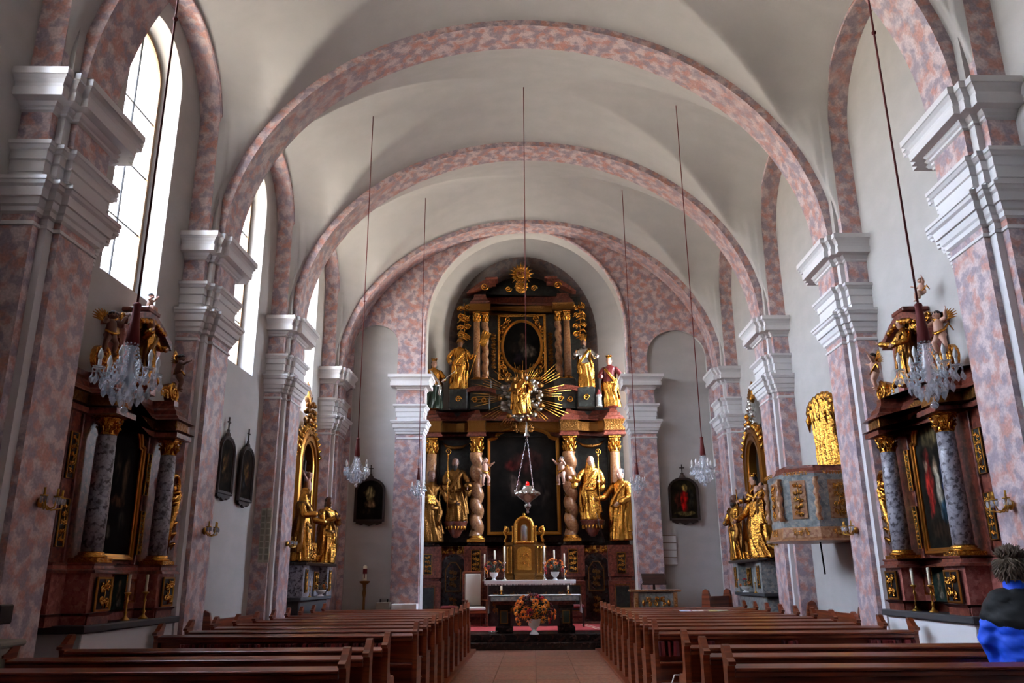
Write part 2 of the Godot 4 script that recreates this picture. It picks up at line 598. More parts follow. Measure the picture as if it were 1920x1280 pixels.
	# transverse arches
	for k in range(-2, 4):
		var t := thing("trim_%d" % (k + 3), "", "arch", Vector3(), 0, "", "structure")
		t.set_meta("label", ["pink marbled transverse arch at the very back of the nave", "pink marbled transverse arch behind the viewpoint", "pink marbled transverse arch springing beside the two large side altars", "pink marbled transverse arch, second before the chancel wall", "pink marbled transverse arch, next before the chancel wall", "pink marbled arch framing the chancel wall"][k + 2])
		var mb := MB.new()
		var d := pier_d(k)
		var p0 := arch_pts(4.86, 4.16, CT - .01, 64)
		var p1 := arch_pts(5.02, 4.32, CT - .01, 64)
		for i in 64:
			mb.smooth(1)
			mb.quad(S(p0[i].x, p0[i].y, d + .46), S(p0[i + 1].x, p0[i + 1].y, d + .46), S(p0[i + 1].x, p0[i + 1].y, d + 1.10), S(p0[i].x, p0[i].y, d + 1.10))
			mb.flat()
			for e in [.46, 1.10]:
				mb.quad(S(p0[i].x, p0[i].y, d + e), S(p1[i].x, p1[i].y, d + e), S(p1[i + 1].x, p1[i + 1].y, d + e), S(p0[i + 1].x, p0[i + 1].y, d + e))
		obj("marble_band", mb, M.pink, t)
	# back wall and roof
	var wb := MB.new()
	wb.box(Vector3(0, 6.5, 4.6), Vector3(12.2, 13.0, .6))
	tag(obj("wall_back", wb, M.plaster), "white wall at the back of the nave", "wall", "", "structure")
	var rf := MB.new()
	rf.box(Vector3(0, 13.05, -8.1), Vector3(12.8, .3, 27.2))
	tag(obj("ceiling_slab", rf, M.plaster), "closed loft slab above the vaults", "ceiling", "", "structure")
	chancel()
func window_wall(mb: MB, xi: float, xo: float, d0: float, d1: float, c: float, hwi: float, hwo: float, sill: float, spring: float, top: float):
	var n := 20
	for side in 2:
		var x := xi if side == 0 else xo
		var hw := hwi if side == 0 else hwo
		var ap := arch_pts(hw, hw, spring, n)
		var y0 := sill if side == 0 else sill + .25
		mb.quad(V(x, 0, d0), V(x, 0, c - hw), V(x, top, c - hw), V(x, top, d0))
		mb.quad(V(x, 0, c + hw), V(x, 0, d1), V(x, top, d1), V(x, top, c + hw))
		mb.quad(V(x, 0, c - hw), V(x, 0, c + hw), V(x, y0, c + hw), V(x, y0, c - hw))
		for i in n:
			mb.quad(V(x, ap[i].y, c + ap[i].x), V(x, ap[i + 1].y, c + ap[i + 1].x), V(x, top, c + ap[i + 1].x), V(x, top, c + ap[i].x))
	var a := [Vector2(-1, sill)]
	var ii := arch_pts(hwi, hwi, spring, n)
	var oo := arch_pts(hwo, hwo, spring, n)
	mb.quad(V(xi, sill, c - hwi), V(xi, sill, c + hwi), V(xo, sill + .25, c + hwo), V(xo, sill + .25, c - hwo))
	for e: float in [-1.0, 1.0]:
		mb.quad(V(xi, sill, c + e * hwi), V(xi, spring, c + e * hwi), V(xo, spring, c + e * hwo), V(xo, sill + .25, c + e * hwo))
	mb.smooth(5)
	for i in n:
		mb.quad(V(xi, ii[i].y, c + ii[i].x), V(xi, ii[i + 1].y, c + ii[i + 1].x), V(xo, oo[i + 1].y, c + oo[i + 1].x), V(xo, oo[i].y, c + oo[i].x))
	mb.flat()
	mb.quad(V(xi, top, d0), V(xo, top, d0), V(xo, top, d1), V(xi, top, d1))
func window_unit(j: int, c: float, hw: float, sill: float, spring: float, x: float):
	var nm := ["rear", "rear", "rear", "above the large side altar", "above the two hanging station pictures", "above the gilded crucifix altar"]
	var t := thing("window_%d" % (j + 4), "tall arched window with brown frame and plain glass, %s" % (nm[j + 3] if j >= 0 else "in the back half of the nave"), "window", Vector3(), 0, "" if j >= 0 else "rear nave windows", "structure")
	var hwx := hw + .07
	var fr := MB.new()
	var pts := [V(x, sill + .1, c - hwx)]
	for p in arch_pts(hwx, hwx, spring, 20):
		pts.append(V(x, p.y, c + p.x))
	pts.append(V(x, sill + .1, c + hwx))
	pts.append(V(x, sill + .1, c - hwx))
	for i in pts.size() - 1:
		fr.bar(pts[i], pts[i + 1], .06, .06)
	obj("frame", fr, M.putty, t)
	var ys := [sill + .1, 6.35, 7.25, 8.15, 9.0]
	for e: float in [-1.0, 1.0]:
		for r in 5:
			var y0: float = ys[r]
			var y1: float = ys[r + 1] if r < 4 else spring + hwx
			var pg := PackedVector2Array()
			if r < 3:
				pg = PackedVector2Array([Vector2(0, y0), Vector2(hwx, y0), Vector2(hwx, y1), Vector2(0, y1)])
			else:
				pg.append(Vector2(0, y0))
				for q in 9:
					var y := lerpf(y0, y1, q / 8.0)
					var w := hwx if y <= spring else sqrt(maxf(0, hwx * hwx - pow(y - spring, 2)))
					if q < 8 or w > .01:
						pg.append(Vector2(maxf(w, .004), y))
				pg.append(Vector2(0, y1))
			var mb := MB.new()
			mb.t = Transform3D(Basis(Vector3(0, 0, -e), Vector3.UP, Vector3(e, 0, 0)), Vector3(x, 0, -c))
			mb.poly(pg, .006)
			obj("pane", mb, M.glass, t)
	var bars := MB.new()
	bars.box(V(x, (sill + spring + hwx) / 2 + .05, c), Vector3(.02, spring + hwx - sill - .1, .02))
	for r in [1, 2, 3]:
		bars.box(V(x, ys[r], c), Vector3(.018, .018, 2 * hwx))
	obj("glazing_bars", bars, M.iron, t)
func chancel():
	var x0 := -.13
	var wl := thing("wall_chancel", "pink marbled chancel wall with white arched recesses either side of the chancel arch", "wall", Vector3(), 0, "", "structure")
	var dw := 20.6
	var ap := arch_pts(2.7, 2.87, 8.1, 40)
	# marbled face: left and right of the opening down to the floor, spandrels above
	var n0 := [-4.72, -3.56]
	var n1 := [3.12, 4.72]
	var mb := MB.new()
	mb.flat()
	var tp := 11.4
	for i in 40:
		mb.quad(S(x0 + ap[i].x, ap[i].y, dw), S(x0 + ap[i + 1].x, ap[i + 1].y, dw), S(x0 + ap[i + 1].x, tp, dw), S(x0 + ap[i].x, tp, dw))
	for e in [[x0 - 2.7, n0[1], n0[0], -5.4, 8.18], [x0 + 2.7, n1[0], n1[1], 5.4, 8.04]]:
		# strip next to the opening, strip beyond the recess, and above the recess
		mb.quad(S(e[0], 0, dw), S(e[1], 0, dw), S(e[1], tp, dw), S(e[0], tp, dw))
		mb.quad(S(e[2], 0, dw), S(e[3], 0, dw), S(e[3], tp, dw), S(e[2], tp, dw))
		var hw := absf(e[1] - e[2]) / 2
		var cx: float = (e[1] + e[2]) / 2
		var rp := arch_pts(hw, hw * .95, e[4] - hw * .95, 24)
		for i in 24:
			mb.quad(S(cx + rp[i].x, rp[i].y, dw), S(cx + rp[i + 1].x, rp[i + 1].y, dw), S(cx + rp[i + 1].x, tp, dw), S(cx + rp[i].x, tp, dw))
		var rc := MB.new()
		rc.flat()
		rc.quad(S(cx - hw, 0, dw + .1), S(cx + hw, 0, dw + .1), S(cx + hw, e[4], dw + .1), S(cx - hw, e[4], dw + .1))
		for g in [-hw, hw]:
			rc.quad(S(cx + g, 0, dw), S(cx + g, rp[0].y, dw), S(cx + g, rp[0].y, dw + .1), S(cx + g, 0, dw + .1))
		rc.smooth(2)
		for i in 24:
			rc.quad(S(cx + rp[i].x, rp[i].y, dw), S(cx + rp[i + 1].x, rp[i + 1].y, dw), S(cx + rp[i + 1].x, rp[i + 1].y, dw + .1), S(cx + rp[i].x, rp[i].y, dw + .1))
		obj("white_recess", rc, M.plaster, wl)
	obj("marbled_face", mb, M.pink, wl)
	# white jambs and soffit of the chancel arch
	var jb := MB.new()
	jb.flat()
	for e in [-2.7, 2.7]:
		jb.quad(S(x0 + e, 0, dw), S(x0 + e, 8.1, dw), S(x0 + e, 8.1, dw + .55), S(x0 + e, 0, dw + .55))
	jb.smooth(2)
	for i in 40:
		jb.quad(S(x0 + ap[i].x, ap[i].y, dw), S(x0 + ap[i + 1].x, ap[i + 1].y, dw), S(x0 + ap[i + 1].x, ap[i + 1].y, dw + .55), S(x0 + ap[i].x, ap[i].y, dw + .55))
	# back of the chancel wall
	jb.flat()
	for i in 40:
		jb.quad(S(x0 + ap[i].x, ap[i].y, dw + .55), S(x0 + ap[i + 1].x, ap[i + 1].y, dw + .55), S(x0 + ap[i + 1].x, 13, dw + .55), S(x0 + ap[i].x, 13, dw + .55))
	for e: float in [-1.0, 1.0]:
		jb.quad(S(x0 + e * 2.7, 0, dw + .55), S(e * 6.0, 0, dw + .55), S(e * 6.0, 13, dw + .55), S(x0 + e * 2.7, 13, dw + .55))
	obj("jamb", jb, M.plaster, wl)
	var bd := MB.new()
	var pp := []
	for y in [5.5, 6.3, 7.2]:
		pp.append(S(x0 - 2.72, y, dw - .02))
	for p in ap:
		pp.append(S(x0 + p.x * 1.008, p.y + .015, dw - .02))
	for y in [7.2, 6.3, 5.5]:
		pp.append(S(x0 + 2.72, y, dw - .02))
	bd.tube(pp, .05, 8)
	obj("arch_moulding", bd, M.pink, wl)
	# chancel pilasters with cornices
	var fS := func(x, y, dd): return S(x, y, dd)
	for s: float in [-1.0, 1.0]:
		var t := thing("pilaster", "pink marbled pilaster with white cornices at the chancel arch, %s" % ("beside the standing paschal candle" if s < 0 else "behind the lectern"), "pilaster", Vector3(), 0, "", "structure")
		var xa := x0 + s * 2.72
		var xb := x0 + s * 3.36
		var pl := PackedVector2Array([Vector2(xb, dw + .05), Vector2(xb, dw - .12), Vector2(xa, dw - .12), Vector2(xa, dw + .4)])
		build_entablature(t, pl, fS, CT, -s)
	# chancel side walls, vault, apse wall
	var d1 := dw + .55
	var d2 := 27.3
	for s: float in [-1.0, 1.0]:
		var w := thing("wall_sanctuary_left" if s < 0 else "wall_sanctuary_right", "white side wall of the chancel %s" % ("on the window side of the nave" if s < 0 else "on the pulpit side"), "wall", Vector3(), 0, "", "structure")
		var m2 := MB.new()
		var xi := x0 + s * 3.45
		var xo := x0 + s * 4.1
		if s > 0:
			window_wall(m2, xi, xo, d1 - .2, d2, 22.92, .92, .84, 4.6, 9.2, 13.2)
		else:
			m2.box(V((xi + xo) / 2, 6.6, (d1 - .2 + d2) / 2), Vector3(.65, 13.2, d2 - d1 + .2))
		obj("wall_panel", m2, M.plaster, w)
	var cv := MB.new()
	var cf := func(u: float, v: float):
		var a := PI * u
		return V(x0 - cos(a) * 3.47, 8.6 + sin(a) * 3.9, lerpf(d1 - .2, 23.95, v))
	cv.grid(40, 4, cf)
	tag(obj("ceiling_chancel", cv, M.plaster), "white barrel vault of the chancel", "ceiling", "", "structure")
	var rf := MB.new()
	rf.box(V(x0, 13.35, 24.3), Vector3(9.4, .3, 6.6))
	rf.box(V(x0, 6.4, 27.5), Vector3(9.4, 14.0, .4))
	tag(obj("wall_apse_shell", rf, M.plaster), "outer shell behind the high altar", "wall", "", "structure")
	# apse wall with the niche for the upper altar
	var xa0 := -.26
	var da := 25.0
	var aw := MB.new()
	var np := arch_pts(2.43, 2.88, 9.13, 36)
	var op := arch_pts(3.46, 3.88, 8.62, 36)
	var df := 23.9
	aw.smooth(4)
	for i in 36:
		aw.quad(V(x0 + op[i].x, op[i].y, df), V(x0 + op[i + 1].x, op[i + 1].y, df), V(xa0 + np[i + 1].x, np[i + 1].y, da), V(xa0 + np[i].x, np[i].y, da))
	aw.flat()
	for e: float in [-1.0, 1.0]:
		aw.quad(V(x0 + e * 3.46, 0, df), V(x0 + e * 3.46, 8.62, df), V(xa0 + e * 2.43, 9.13, da), V(xa0 + e * 2.43, 0, da))
	var t2 := thing("wall_apse", "white splayed apse wall with dark marbled niche behind the high altar", "wall", Vector3(), 0, "", "structure")
	obj("wall_panel", aw, M.plaster, t2)
	var nq := arch_pts(2.10, 2.66, 9.10, 36)
	var ni := MB.new()
	ni.smooth(1)
	for i in 36:
		ni.quad(V(xa0 + np[i].x, np[i].y, da), V(xa0 + np[i + 1].x, np[i + 1].y, da), V(xa0 + nq[i + 1].x, nq[i + 1].y, da + .45), V(xa0 + nq[i].x, nq[i].y, da + .45))
		ni.quad(V(xa0 + nq[i].x, nq[i].y, da + .45), V(xa0 + nq[i + 1].x, nq[i + 1].y, da + .45), V(xa0 + nq[i + 1].x, nq[i + 1].y, da + 1.2), V(xa0 + nq[i].x, nq[i].y, da + 1.2))
	ni.flat()
	for e in [-2.43, 2.43]:
		ni.quad(V(xa0 + e, 0, da), V(xa0 + e, 9.13, da), V(xa0 + e * .864, 9.10, da + .45), V(xa0 + e * .864, 0, da + .45))
		ni.quad(V(xa0 + e * .864, 0, da + .45), V(xa0 + e * .864, 9.1, da + .45), V(xa0 + e * .864, 9.1, da + 1.2), V(xa0 + e * .864, 0, da + 1.2))
	obj("niche_reveal", ni, M.niche, t2)
	var nb := MB.new()
	nb.box(V(xa0, 6.2, da + 1.25), Vector3(5.0, 12.4, .1))
	obj("niche_back", nb, M.green_marble, t2)
	# steps and sanctuary floor
	var stp := thing("floor_sanctuary", "two dark marble steps and raised floor of the sanctuary", "floor", Vector3(), 0, "", "structure")
	obj("step", MB.new().box(V(0, .0825, 23.6), Vector3(8.8, .165, 7.9), .012), M.black_marble, stp)
	obj("step", MB.new().box(V(0, .2475, 23.8), Vector3(8.8, .165, 7.6), .012), M.black_marble, stp)
	var rug := MB.new()
	rug.box(V(-.13, .336, 22.68), Vector3(5.0, .012, 3.0), .004)
	var cp: MeshInstance3D = tag(obj("carpet", rug, M.carpet), "flat red carpet covering the sanctuary floor", "carpet")
	for k in 2:
		obj("pale_stripe", MB.new().bar(V(1.30 + .12 * k, .343, 23.6), V(1.62 + .12 * k, .343, 21.3), .035, .004), new_mat(Color(.80, .70, .62), .9), cp)

# ---------- pews and benches ----------
func pew_end_outline() -> PackedVector2Array:
	# d forward (x), height (y)
	return PackedVector2Array([Vector2(.06, 0), Vector2(.06, .86), Vector2(.045, .895), Vector2(0, .905), Vector2(0, .93), Vector2(.06, .95), Vector2(.12, 1.0), Vector2(.155, 1.03), Vector2(.19, 1.04), Vector2(.22, 1.03), Vector2(.23, 1.0), Vector2(.205, .96), Vector2(.19, .9), Vector2(.185, .75), Vector2(.2, .67), Vector2(.25, .62), Vector2(.32, .605), Vector2(.40, .615), Vector2(.455, .59), Vector2(.47, .53), Vector2(.44, .4), Vector2(.43, .2), Vector2(.47, .06), Vector2(.47, 0)])
func make_pew(w: float, books: Array) -> Node3D:
	# origin: aisle-independent centre of the row at the hook tips, facing -z
	var t := thing("pew", "", "pew")
	t.set_meta("base", "pew")
	for s: float in [-1.0, 1.0]:
		var e := MB.new()
		e.t = Transform3D(Basis(Vector3(0, 0, -1), Vector3.UP, Vector3(1, 0, 0)), Vector3(s * (w / 2 - .028) - .028, .06, 0))
		e.poly(pew_end_outline(), .056)
		obj("end_panel", e, M.pew, t)
	var l := w - .11
	var led := MB.new()
	led.t = Transform3D(Basis(Vector3.RIGHT, .13), Vector3(0, .938, -.10))
	led.box(Vector3(), Vector3(l, .024, .15), .006)
	obj("book_ledge", led, M.pew, t)
	obj("front_rail", MB.new().box(Vector3(0, .895, -.055), Vector3(l, .04, .025), .006), M.pew, t)
	obj("backrest", MB.new().box(Vector3(0, .66, -.165), Vector3(l, .50, .025), .004), M.pew, t)
	obj("book_shelf", MB.new().box(Vector3(0, .615, -.09), Vector3(l, .02, .15), .004), M.pew, t)
	obj("seat", MB.new().box(Vector3(0, .47, -.33), Vector3(l, .035, .34), .008), M.pew, t)
	obj("kneeler", MB.new().box(Vector3(0, .18, .10), Vector3(l, .04, .16), .008), M.pew, t)
	obj("bottom_rail", MB.new().box(Vector3(0, .16, -.17), Vector3(l, .16, .03), .004), M.pew, t)
	return t
func pews():
	var al := -1.44
	var ar := 1.4345
	var protoL := make_pew(4.69 + al, [])
	var protoR := make_pew(4.60 - ar, [])
	var first := {-1: true, 1: true}
	var names := ["first", "second", "third", "fourth", "fifth", "sixth", "seventh", "eighth", "ninth", "tenth"]
	for s in [-1, 1]:
		var pr: Node3D = protoL if s < 0 else protoR
		var cx := (-4.69 + al) / 2 if s < 0 else (4.60 + ar) / 2
		var w := 3.25 if s < 0 else 3.1655
		var sd := "window side" if s < 0 else "pulpit side"
		for i in 13:
			var d := 10.234 + .895 * i if i < 10 else 10.234 - 2.035 - .895 * (i - 10)
			var lab := ""
			if i < 10:
				lab = "brown wooden pew, %s of the front block behind the altar steps, %s" % [names[9 - i], sd]
			else:
				lab = "brown wooden pew in the rear block, %s behind the cross aisle, %s" % [names[i - 10], sd]
			var o: Node3D
			if first[s]:
				o = pr
				o.position = V(cx, 0, d)
				o.set_meta("label", lab)
				first[s] = false
			else:
				o = dup(pr, lab, V(cx, 0, d))
			o.set_meta("group", "pews of the %s block, %s" % ["front" if i < 10 else "rear", sd])
		# floor platforms
		var pf := MB.new()
		pf.box(V(cx, .03, 14.6), Vector3(w + .16, .06, 9.6), .01)
		pf.box(V(cx, .03, 7.2), Vector3(w + .16, .06, 3.1), .01)
		tag(obj("floor_platform", pf, M.pew), "low wooden platform under the pews, %s" % sd, "platform", "", "structure")
	# hymn books on the shelves
	var bm: Array = []
	for k in 3:
		bm.append(MB.new().box(Vector3(0, .085, 0), Vector3(.028 + .006 * k, .17, .12), .006).mesh())
	var mats := [M.book, new_mat(Color(.47, .10, .10), .6), new_mat(Color(.32, .06, .08), .6)]
	var rng := RandomNumberGenerator.new()
	rng.seed = 4
	var runs := [[-4.35, -3.75, 0, "L", "row at the wall end"], [-3.70, -2.92, 0, "L", "longest row, second from the wall"], [-2.86, -2.3, 0, "L", "third row from the wall"], [-2.2, -1.75, 0, "L", "row next to the aisle"], [1.50, 1.74, 0, "R", "row at the aisle end"], [2.06, 2.16, 0, "R", "small group next to the aisle row"], [3.0, 3.16, 0, "R", "small group in mid shelf"], [4.02, 4.52, 0, "R", "row at the wall end"], [-1.95, -1.7, 1, "L", "group near the aisle"], [2.2, 2.4, 1, "R", "group near the aisle"]]
	for r in runs:
		var x: float = r[0]
		while x < r[1]:
			var k := rng.randi() % 3
			var o := obj("hymn_book", bm[k], mats[rng.randi() % 3])
			var d: float = 10.234 + .895 * r[2]
			o.position = V(x, .685, d + .085)
			o.rotation.z = rng.randf_range(-.06, .06)
			tag(o, "red hymn book, %s, %s front-block pew, %s" % [r[4], "rearmost" if r[2] == 0 else "second rearmost", "window side" if r[3] == "L" else "pulpit side"], "book", "hymn books, %s, %s %d" % [r[4], r[3], r[2]])
			x += .033 + .006 * k + (.0 if rng.randf() < .8 else .03)
	# white leaflet folder at the aisle end and papers on the front pew
	var pa := MB.new()
	pa.t = Transform3D(Basis(Vector3.UP, .3) * Basis(Vector3.RIGHT, .1), V(1.6, .60, 9.35))
	pa.box(Vector3(), Vector3(.3, .015, .22), .004)
	var bx := [[2.95, Color(.8, .82, .9), "white and blue leaflet"], [3.2, Color(.82, .78, .74), "pale printed leaflet"], [3.52, Color(.80, .78, .55), "yellowish leaflet"], [3.68, Color(.78, .80, .70), "greenish leaflet"]]
	for b in bx:
		var lf := MB.new()
		lf.t = Transform3D(Basis(Vector3.RIGHT, .13), V(b[0], .955, 10.234 + .895 * 7 + .10))
		lf.box(Vector3(), Vector3(.21, .006, .13))
		tag(obj("leaflet", lf, new_mat(b[1], .7)), "%s lying on a pew ledge near the pulpit" % b[2], "leaflet", "leaflets on the pew")
	# basket cloth by the rear pew of the front block
	var cl := thing("cloth_bag", "white cloth bag hanging by the aisle end of a pew", "bag", V(1.62, .22, 9.9))
	obj("bag_body", MB.new().lathe([[.02, -.1], [.11, -.09], [.13, .0], [.12, .14], [.09, .19], [.03, .2]], Vector3(), 12, true, 1.0, .5), M.white_cloth, cl)
	obj("strap", MB.new().tube([Vector3(-.08, .18, 0), Vector3(-.03, .3, 0), Vector3(.03, .3, 0), Vector3(.08, .18, 0)], .008, 6), M.white_cloth, cl)
func wall_bench(label: String, at: Vector3, turn: float, w: float, red := false):
	# origin at floor, back against local -z, sits towards +z
	var t := thing("bench", label, "bench", at, turn)
	for s: float in [-1.0, 1.0]:
		var e := MB.new()
		var o := PackedVector2Array([Vector2(0, 0), Vector2(.5, 0), Vector2(.5, .5), Vector2(.42, .56), Vector2(.3, .6), Vector2(.22, .75), Vector2(.2, 1.0), Vector2(.17, 1.12), Vector2(.1, 1.16), Vector2(.03, 1.12), Vector2(0, 1.0)])
		e.t = Transform3D(Basis(Vector3(0, 0, 1), Vector3.UP, Vector3(-1, 0, 0)), Vector3(s * (w / 2 - .03) + .03, 0, 0))
		e.poly(o, .06)
		obj("end_panel", e, M.pew, t)
	obj("backrest", MB.new().box(Vector3(0, .82, .06), Vector3(w - .1, .36, .03), .006), M.pew, t)
	obj("seat", MB.new().box(Vector3(0, .45, .27), Vector3(w - .1, .04, .42), .008), M.pew, t)
	obj("seat_front", MB.new().box(Vector3(0, .23, .44), Vector3(w - .1, .4, .025), .004), M.pew, t)
	if red:
		obj("cushion", MB.new().box(Vector3(0, .49, .27), Vector3(w - .14, .045, .4), .02), M.red_cloth, t, "red seat cushion")

# ---------- carved figures ----------
func finger_hand(mb: MB, at: Vector3, dir: Vector3, side: Vector3, sc: float, curl := .35):
	# palm and five fingers
	dir = dir.normalized()
	side = (side - dir * side.dot(dir)).normalized()
	var nrm := dir.cross(side)
	mb.tube([at, at + dir * sc * .5, at + dir * sc * .95], [sc * .30, sc * .46, sc * .42], 6, true, .5, nrm)
	var lens := [.72, .85, .8, .6]
	for k in 4:
		var b: Vector3 = at + dir * sc * .9 + side * sc * (.33 - .22 * k)
		var l: float = lens[k] * sc
		var d2 := (dir + nrm * curl).normalized()
		var d3 := (dir + nrm * curl * 2.6).normalized()
		mb.tube([b, b + dir * l * .4, b + dir * l * .4 + d2 * l * .35, b + dir * l * .4 + d2 * l * .35 + d3 * l * .3], [sc * .11, sc * .105, sc * .095, sc * .07], 5)
	var tb := at + dir * sc * .3 + side * sc * .35
	var td := (dir * .7 + side * .8).normalized()
	mb.tube([tb, tb + td * sc * .35, tb + (td + dir).normalized() * sc * .65], [sc * .14, sc * .12, sc * .08], 5)
func figure(called: String, label: String, at: Vector3, turn: float, h: float, o := {}) -> Node3D:
	var t := thing(called, label, o.get("cat", "statue"), at, turn, o.get("group", ""))
	var sd: float = o.get("seed", 1.0)
	var robe: Material = o.get("robe", M.gold)
	var skin: Material = o.get("skin", M.skin)
	var lean: float = o.get("lean", .02)
	var wid: float = o.get("width", 1.0)
	# y, rx, rz, fold depth
	var rows := [[0.0, .140, .11, .26], [.02, .145, .112, .26], [.1, .136, .105, .25], [.22, .128, .098, .23], [.34, .126, .095, .20], [.46, .128, .092, .16], [.54, .120, .086, .12], [.60, .106, .076, .09], [.66, .110, .080, .08], [.72, .124, .084, .06], [.775, .138, .078, .03], [.805, .112, .064, .02], [.83, .06, .045, .0], [.86, .036, .036, .0]]
	var mb := MB.new()
	var rs := []
	var fine := []
	for i in rows.size() - 1:
		for q in (1 if rows[i][0] < .02 or rows[i][0] > .78 else 3):
			var u := q / 3.0
			fine.append([lerpf(rows[i][0], rows[i + 1][0], u), lerpf(rows[i][1], rows[i + 1][1], u), lerpf(rows[i][2], rows[i + 1][2], u), lerpf(rows[i][3], rows[i + 1][3], u)])
	fine.append(rows[-1])
	for r in fine:
		var ring := PackedVector3Array()
		for j in 56:
			var a := -TAU * j / 56
			var y: float = r[0]
			var wv := 1.3 * sin(4.0 * y + sd)
			var f: float = 1.0 + r[3] * (1.7 * pow(absf(sin(4.0 * a + sd + wv)), .7) - .95 + .5 * sin(13.0 * a - 7.0 * y + sd * 2.3) + .35 * sin(3.0 * a + sd * 5.0 + 9.0 * y))
			ring.append(Vector3((cos(a) * r[1] * f * wid + lean * sin(y * 5.0 + sd)) * h, y * h, (sin(a) * r[2] * f + .5 * lean * sin(y * 4.0)) * h))
		rs.append(ring)
	mb.smooth()
	mb.rings(rs)
	mb.fan(rs[0], false)
	var hem: Material = o.get("hem", null)
	if hem:
		obj("robe", mb, robe, t)
		var hm := MB.new()
		var hr := []
		for i in 15:
			var ring := PackedVector3Array()
			for p in rs[i]:
				ring.append(Vector3(p.x * 1.03, p.y, p.z * 1.03))
			hr.append(ring)
		hm.rings(hr)
		obj("skirt", hm, hem, t)
	else:
		obj("robe", mb, robe, t)
	var sx: float = lean * sin(.775 * 5.0 + sd) * h
	# mantle over the back and shoulders
	if o.get("mantle", null):
		var mm := MB.new()
		var open: float = o.get("open", 1.05)
		var f2 := func(u: float, v: float):
			var y := lerpf(o.get("mantle_low", .12), .815, u)
			var a := lerpf(PI / 2 + open, PI / 2 + TAU - open, v)
			var i := 0
			while i < rows.size() - 2 and rows[i + 1][0] < y:
				i += 1
			var q: float = clampf((y - rows[i][0]) / (rows[i + 1][0] - rows[i][0]), 0, 1)
			var rx: float = lerpf(rows[i][1], rows[i + 1][1], q)
			var rz: float = lerpf(rows[i][2], rows[i + 1][2], q)
			var fd := 1.0 + (.04 + .16 * (1.0 - u)) * (1.6 * pow(absf(sin(4.5 * a + sd * 3.0 + 5.0 * y)), .7) - .9) + .04 * sin(15.0 * a - 8.0 * y)
			return Vector3(cos(a) * (rx + .03) * fd * h * wid + lean * sin(y * 5.0 + sd) * h, y * h, sin(a) * (rz + .035) * fd * h)
		mm.grid(14, 48, f2)
		obj("mantle", mm, o.mantle, t)
	# arms: each entry [elbow, hand] in units of height
	var arms: Array = o.get("arms", [[Vector3(-.19, .60, .06), Vector3(-.10, .58, .19)], [Vector3(.19, .60, .06), Vector3(.10, .62, .19)]])
	for k in 2:
		var am := MB.new()
		var hm2 := MB.new()
		var sg := -1.0 if k == 0 else 1.0
		var sh := Vector3(sg * .112 * wid * h + sx, .775 * h, 0)
		var el: Vector3 = arms[k][0] * h
		var ha: Vector3 = arms[k][1] * h
		var bell: float = o.get("bell", 1.0)
		var pp := []
		var rr := []
		for i in 13:
			var u := i / 12.0
			var p := sh.lerp(el, u * 2.0) if u < .5 else el.lerp(ha, u * 2.0 - 1.0)
			pp.append(p + Vector3(sg * .012 * h * sin(PI * minf(u * 2.0, 1.0)), 0, 0))
			rr.append(h * (lerpf(.047, .042, u) * (lerpf(1.0, bell, maxf(0.0, u * 2.0 - 1.0))) * (1.0 + .10 * sin(u * 26.0 + sd))))
		am.tube(pp, rr, 10)
		if bell > 1.3:
			am.tube([el.lerp(ha, .3), el.lerp(ha, .55) + Vector3(0, -.08, 0) * h, el.lerp(ha, .75) + Vector3(0, -.15, -.01) * h], [.045 * h, .06 * h, .03 * h], 8, true, .5)
		finger_hand(hm2, ha + (ha - el).normalized() * .005 * h, ha - el, Vector3(0, 1, 0) if k == 0 else Vector3(0, 1, .2), .048 * h)
		obj("sleeve", am, robe if not o.get("sleeve", null) else o.sleeve, t)
		obj("hand", hm2, skin, t)
	# sash thrown across the chest and hip
	if not o.get("plain", false):
		var sa := MB.new()
		var e0 := -1.0 if int(sd * 3.0) % 2 == 0 else 1.0
		sa.tube([Vector3(e0 * .09, .80, .02) * h, Vector3(e0 * .07, .74, .085) * h, Vector3(-e0 * .01, .63, .092) * h, Vector3(-e0 * .09, .53, .085) * h, Vector3(-e0 * .12, .42, .08) * h, Vector3(-e0 * .09, .30, .11) * h, Vector3(-e0 * .12, .22, .09) * h], [.03 * h, .034 * h, .03 * h, .042 * h, .05 * h, .04 * h, .012 * h], 9, true, .55)
		sa.tube([Vector3(e0 * .10, .5, .07) * h, Vector3(0, .47, .105) * h, Vector3(-e0 * .1, .48, .09) * h], [.02 * h, .032 * h, .03 * h], 8, true, .6)
		obj("sash", sa, o.get("mantle", robe) if o.get("mantle", null) else robe, t)
	# head
	var hd := MB.new()
	var hc := Vector3(sx, .925 * h, .012 * h)
	var tn: float = o.get("look", 0.0)
	hd.t = Transform3D(Basis(Vector3.UP, tn).scaled(Vector3.ONE * 1.14), hc)
	hd.lathe([[.01, -.07], [.032, -.066], [.044, -.05], [.05, -.02], [.052, .01], [.05, .04], [.036, .062], [.01, .072]].map(func(q): return [q[0] * h, q[1] * h]), Vector3(), 14, true, .88, 1.05)
	hd.tube([Vector3(0, .008, .05) * h, Vector3(0, -.016, .062) * h, Vector3(0, -.022, .052) * h], [.006 * h, .010 * h, .007 * h], 6)
	hd.tube([Vector3(-.014, -.036, .048) * h, Vector3(0, -.037, .053) * h, Vector3(.014, -.036, .048) * h], .0055 * h, 5)
	for e: float in [-1.0, 1.0]:
		hd.ell(Vector3(e * .019, .006, .048) * h, Vector3(.009, .006, .006) * h, 6, 4)
		hd.ell(Vector3(e * .047, -.005, 0) * h, Vector3(.007, .016, .011) * h, 6, 4)
	hd.t = Transform3D()
	hd.tube([Vector3(sx, .82 * h, 0), hc + Vector3(0, -.05 * h, -.006 * h)], [.036 * h, .030 * h], 8)
	obj("head", hd, skin, t)
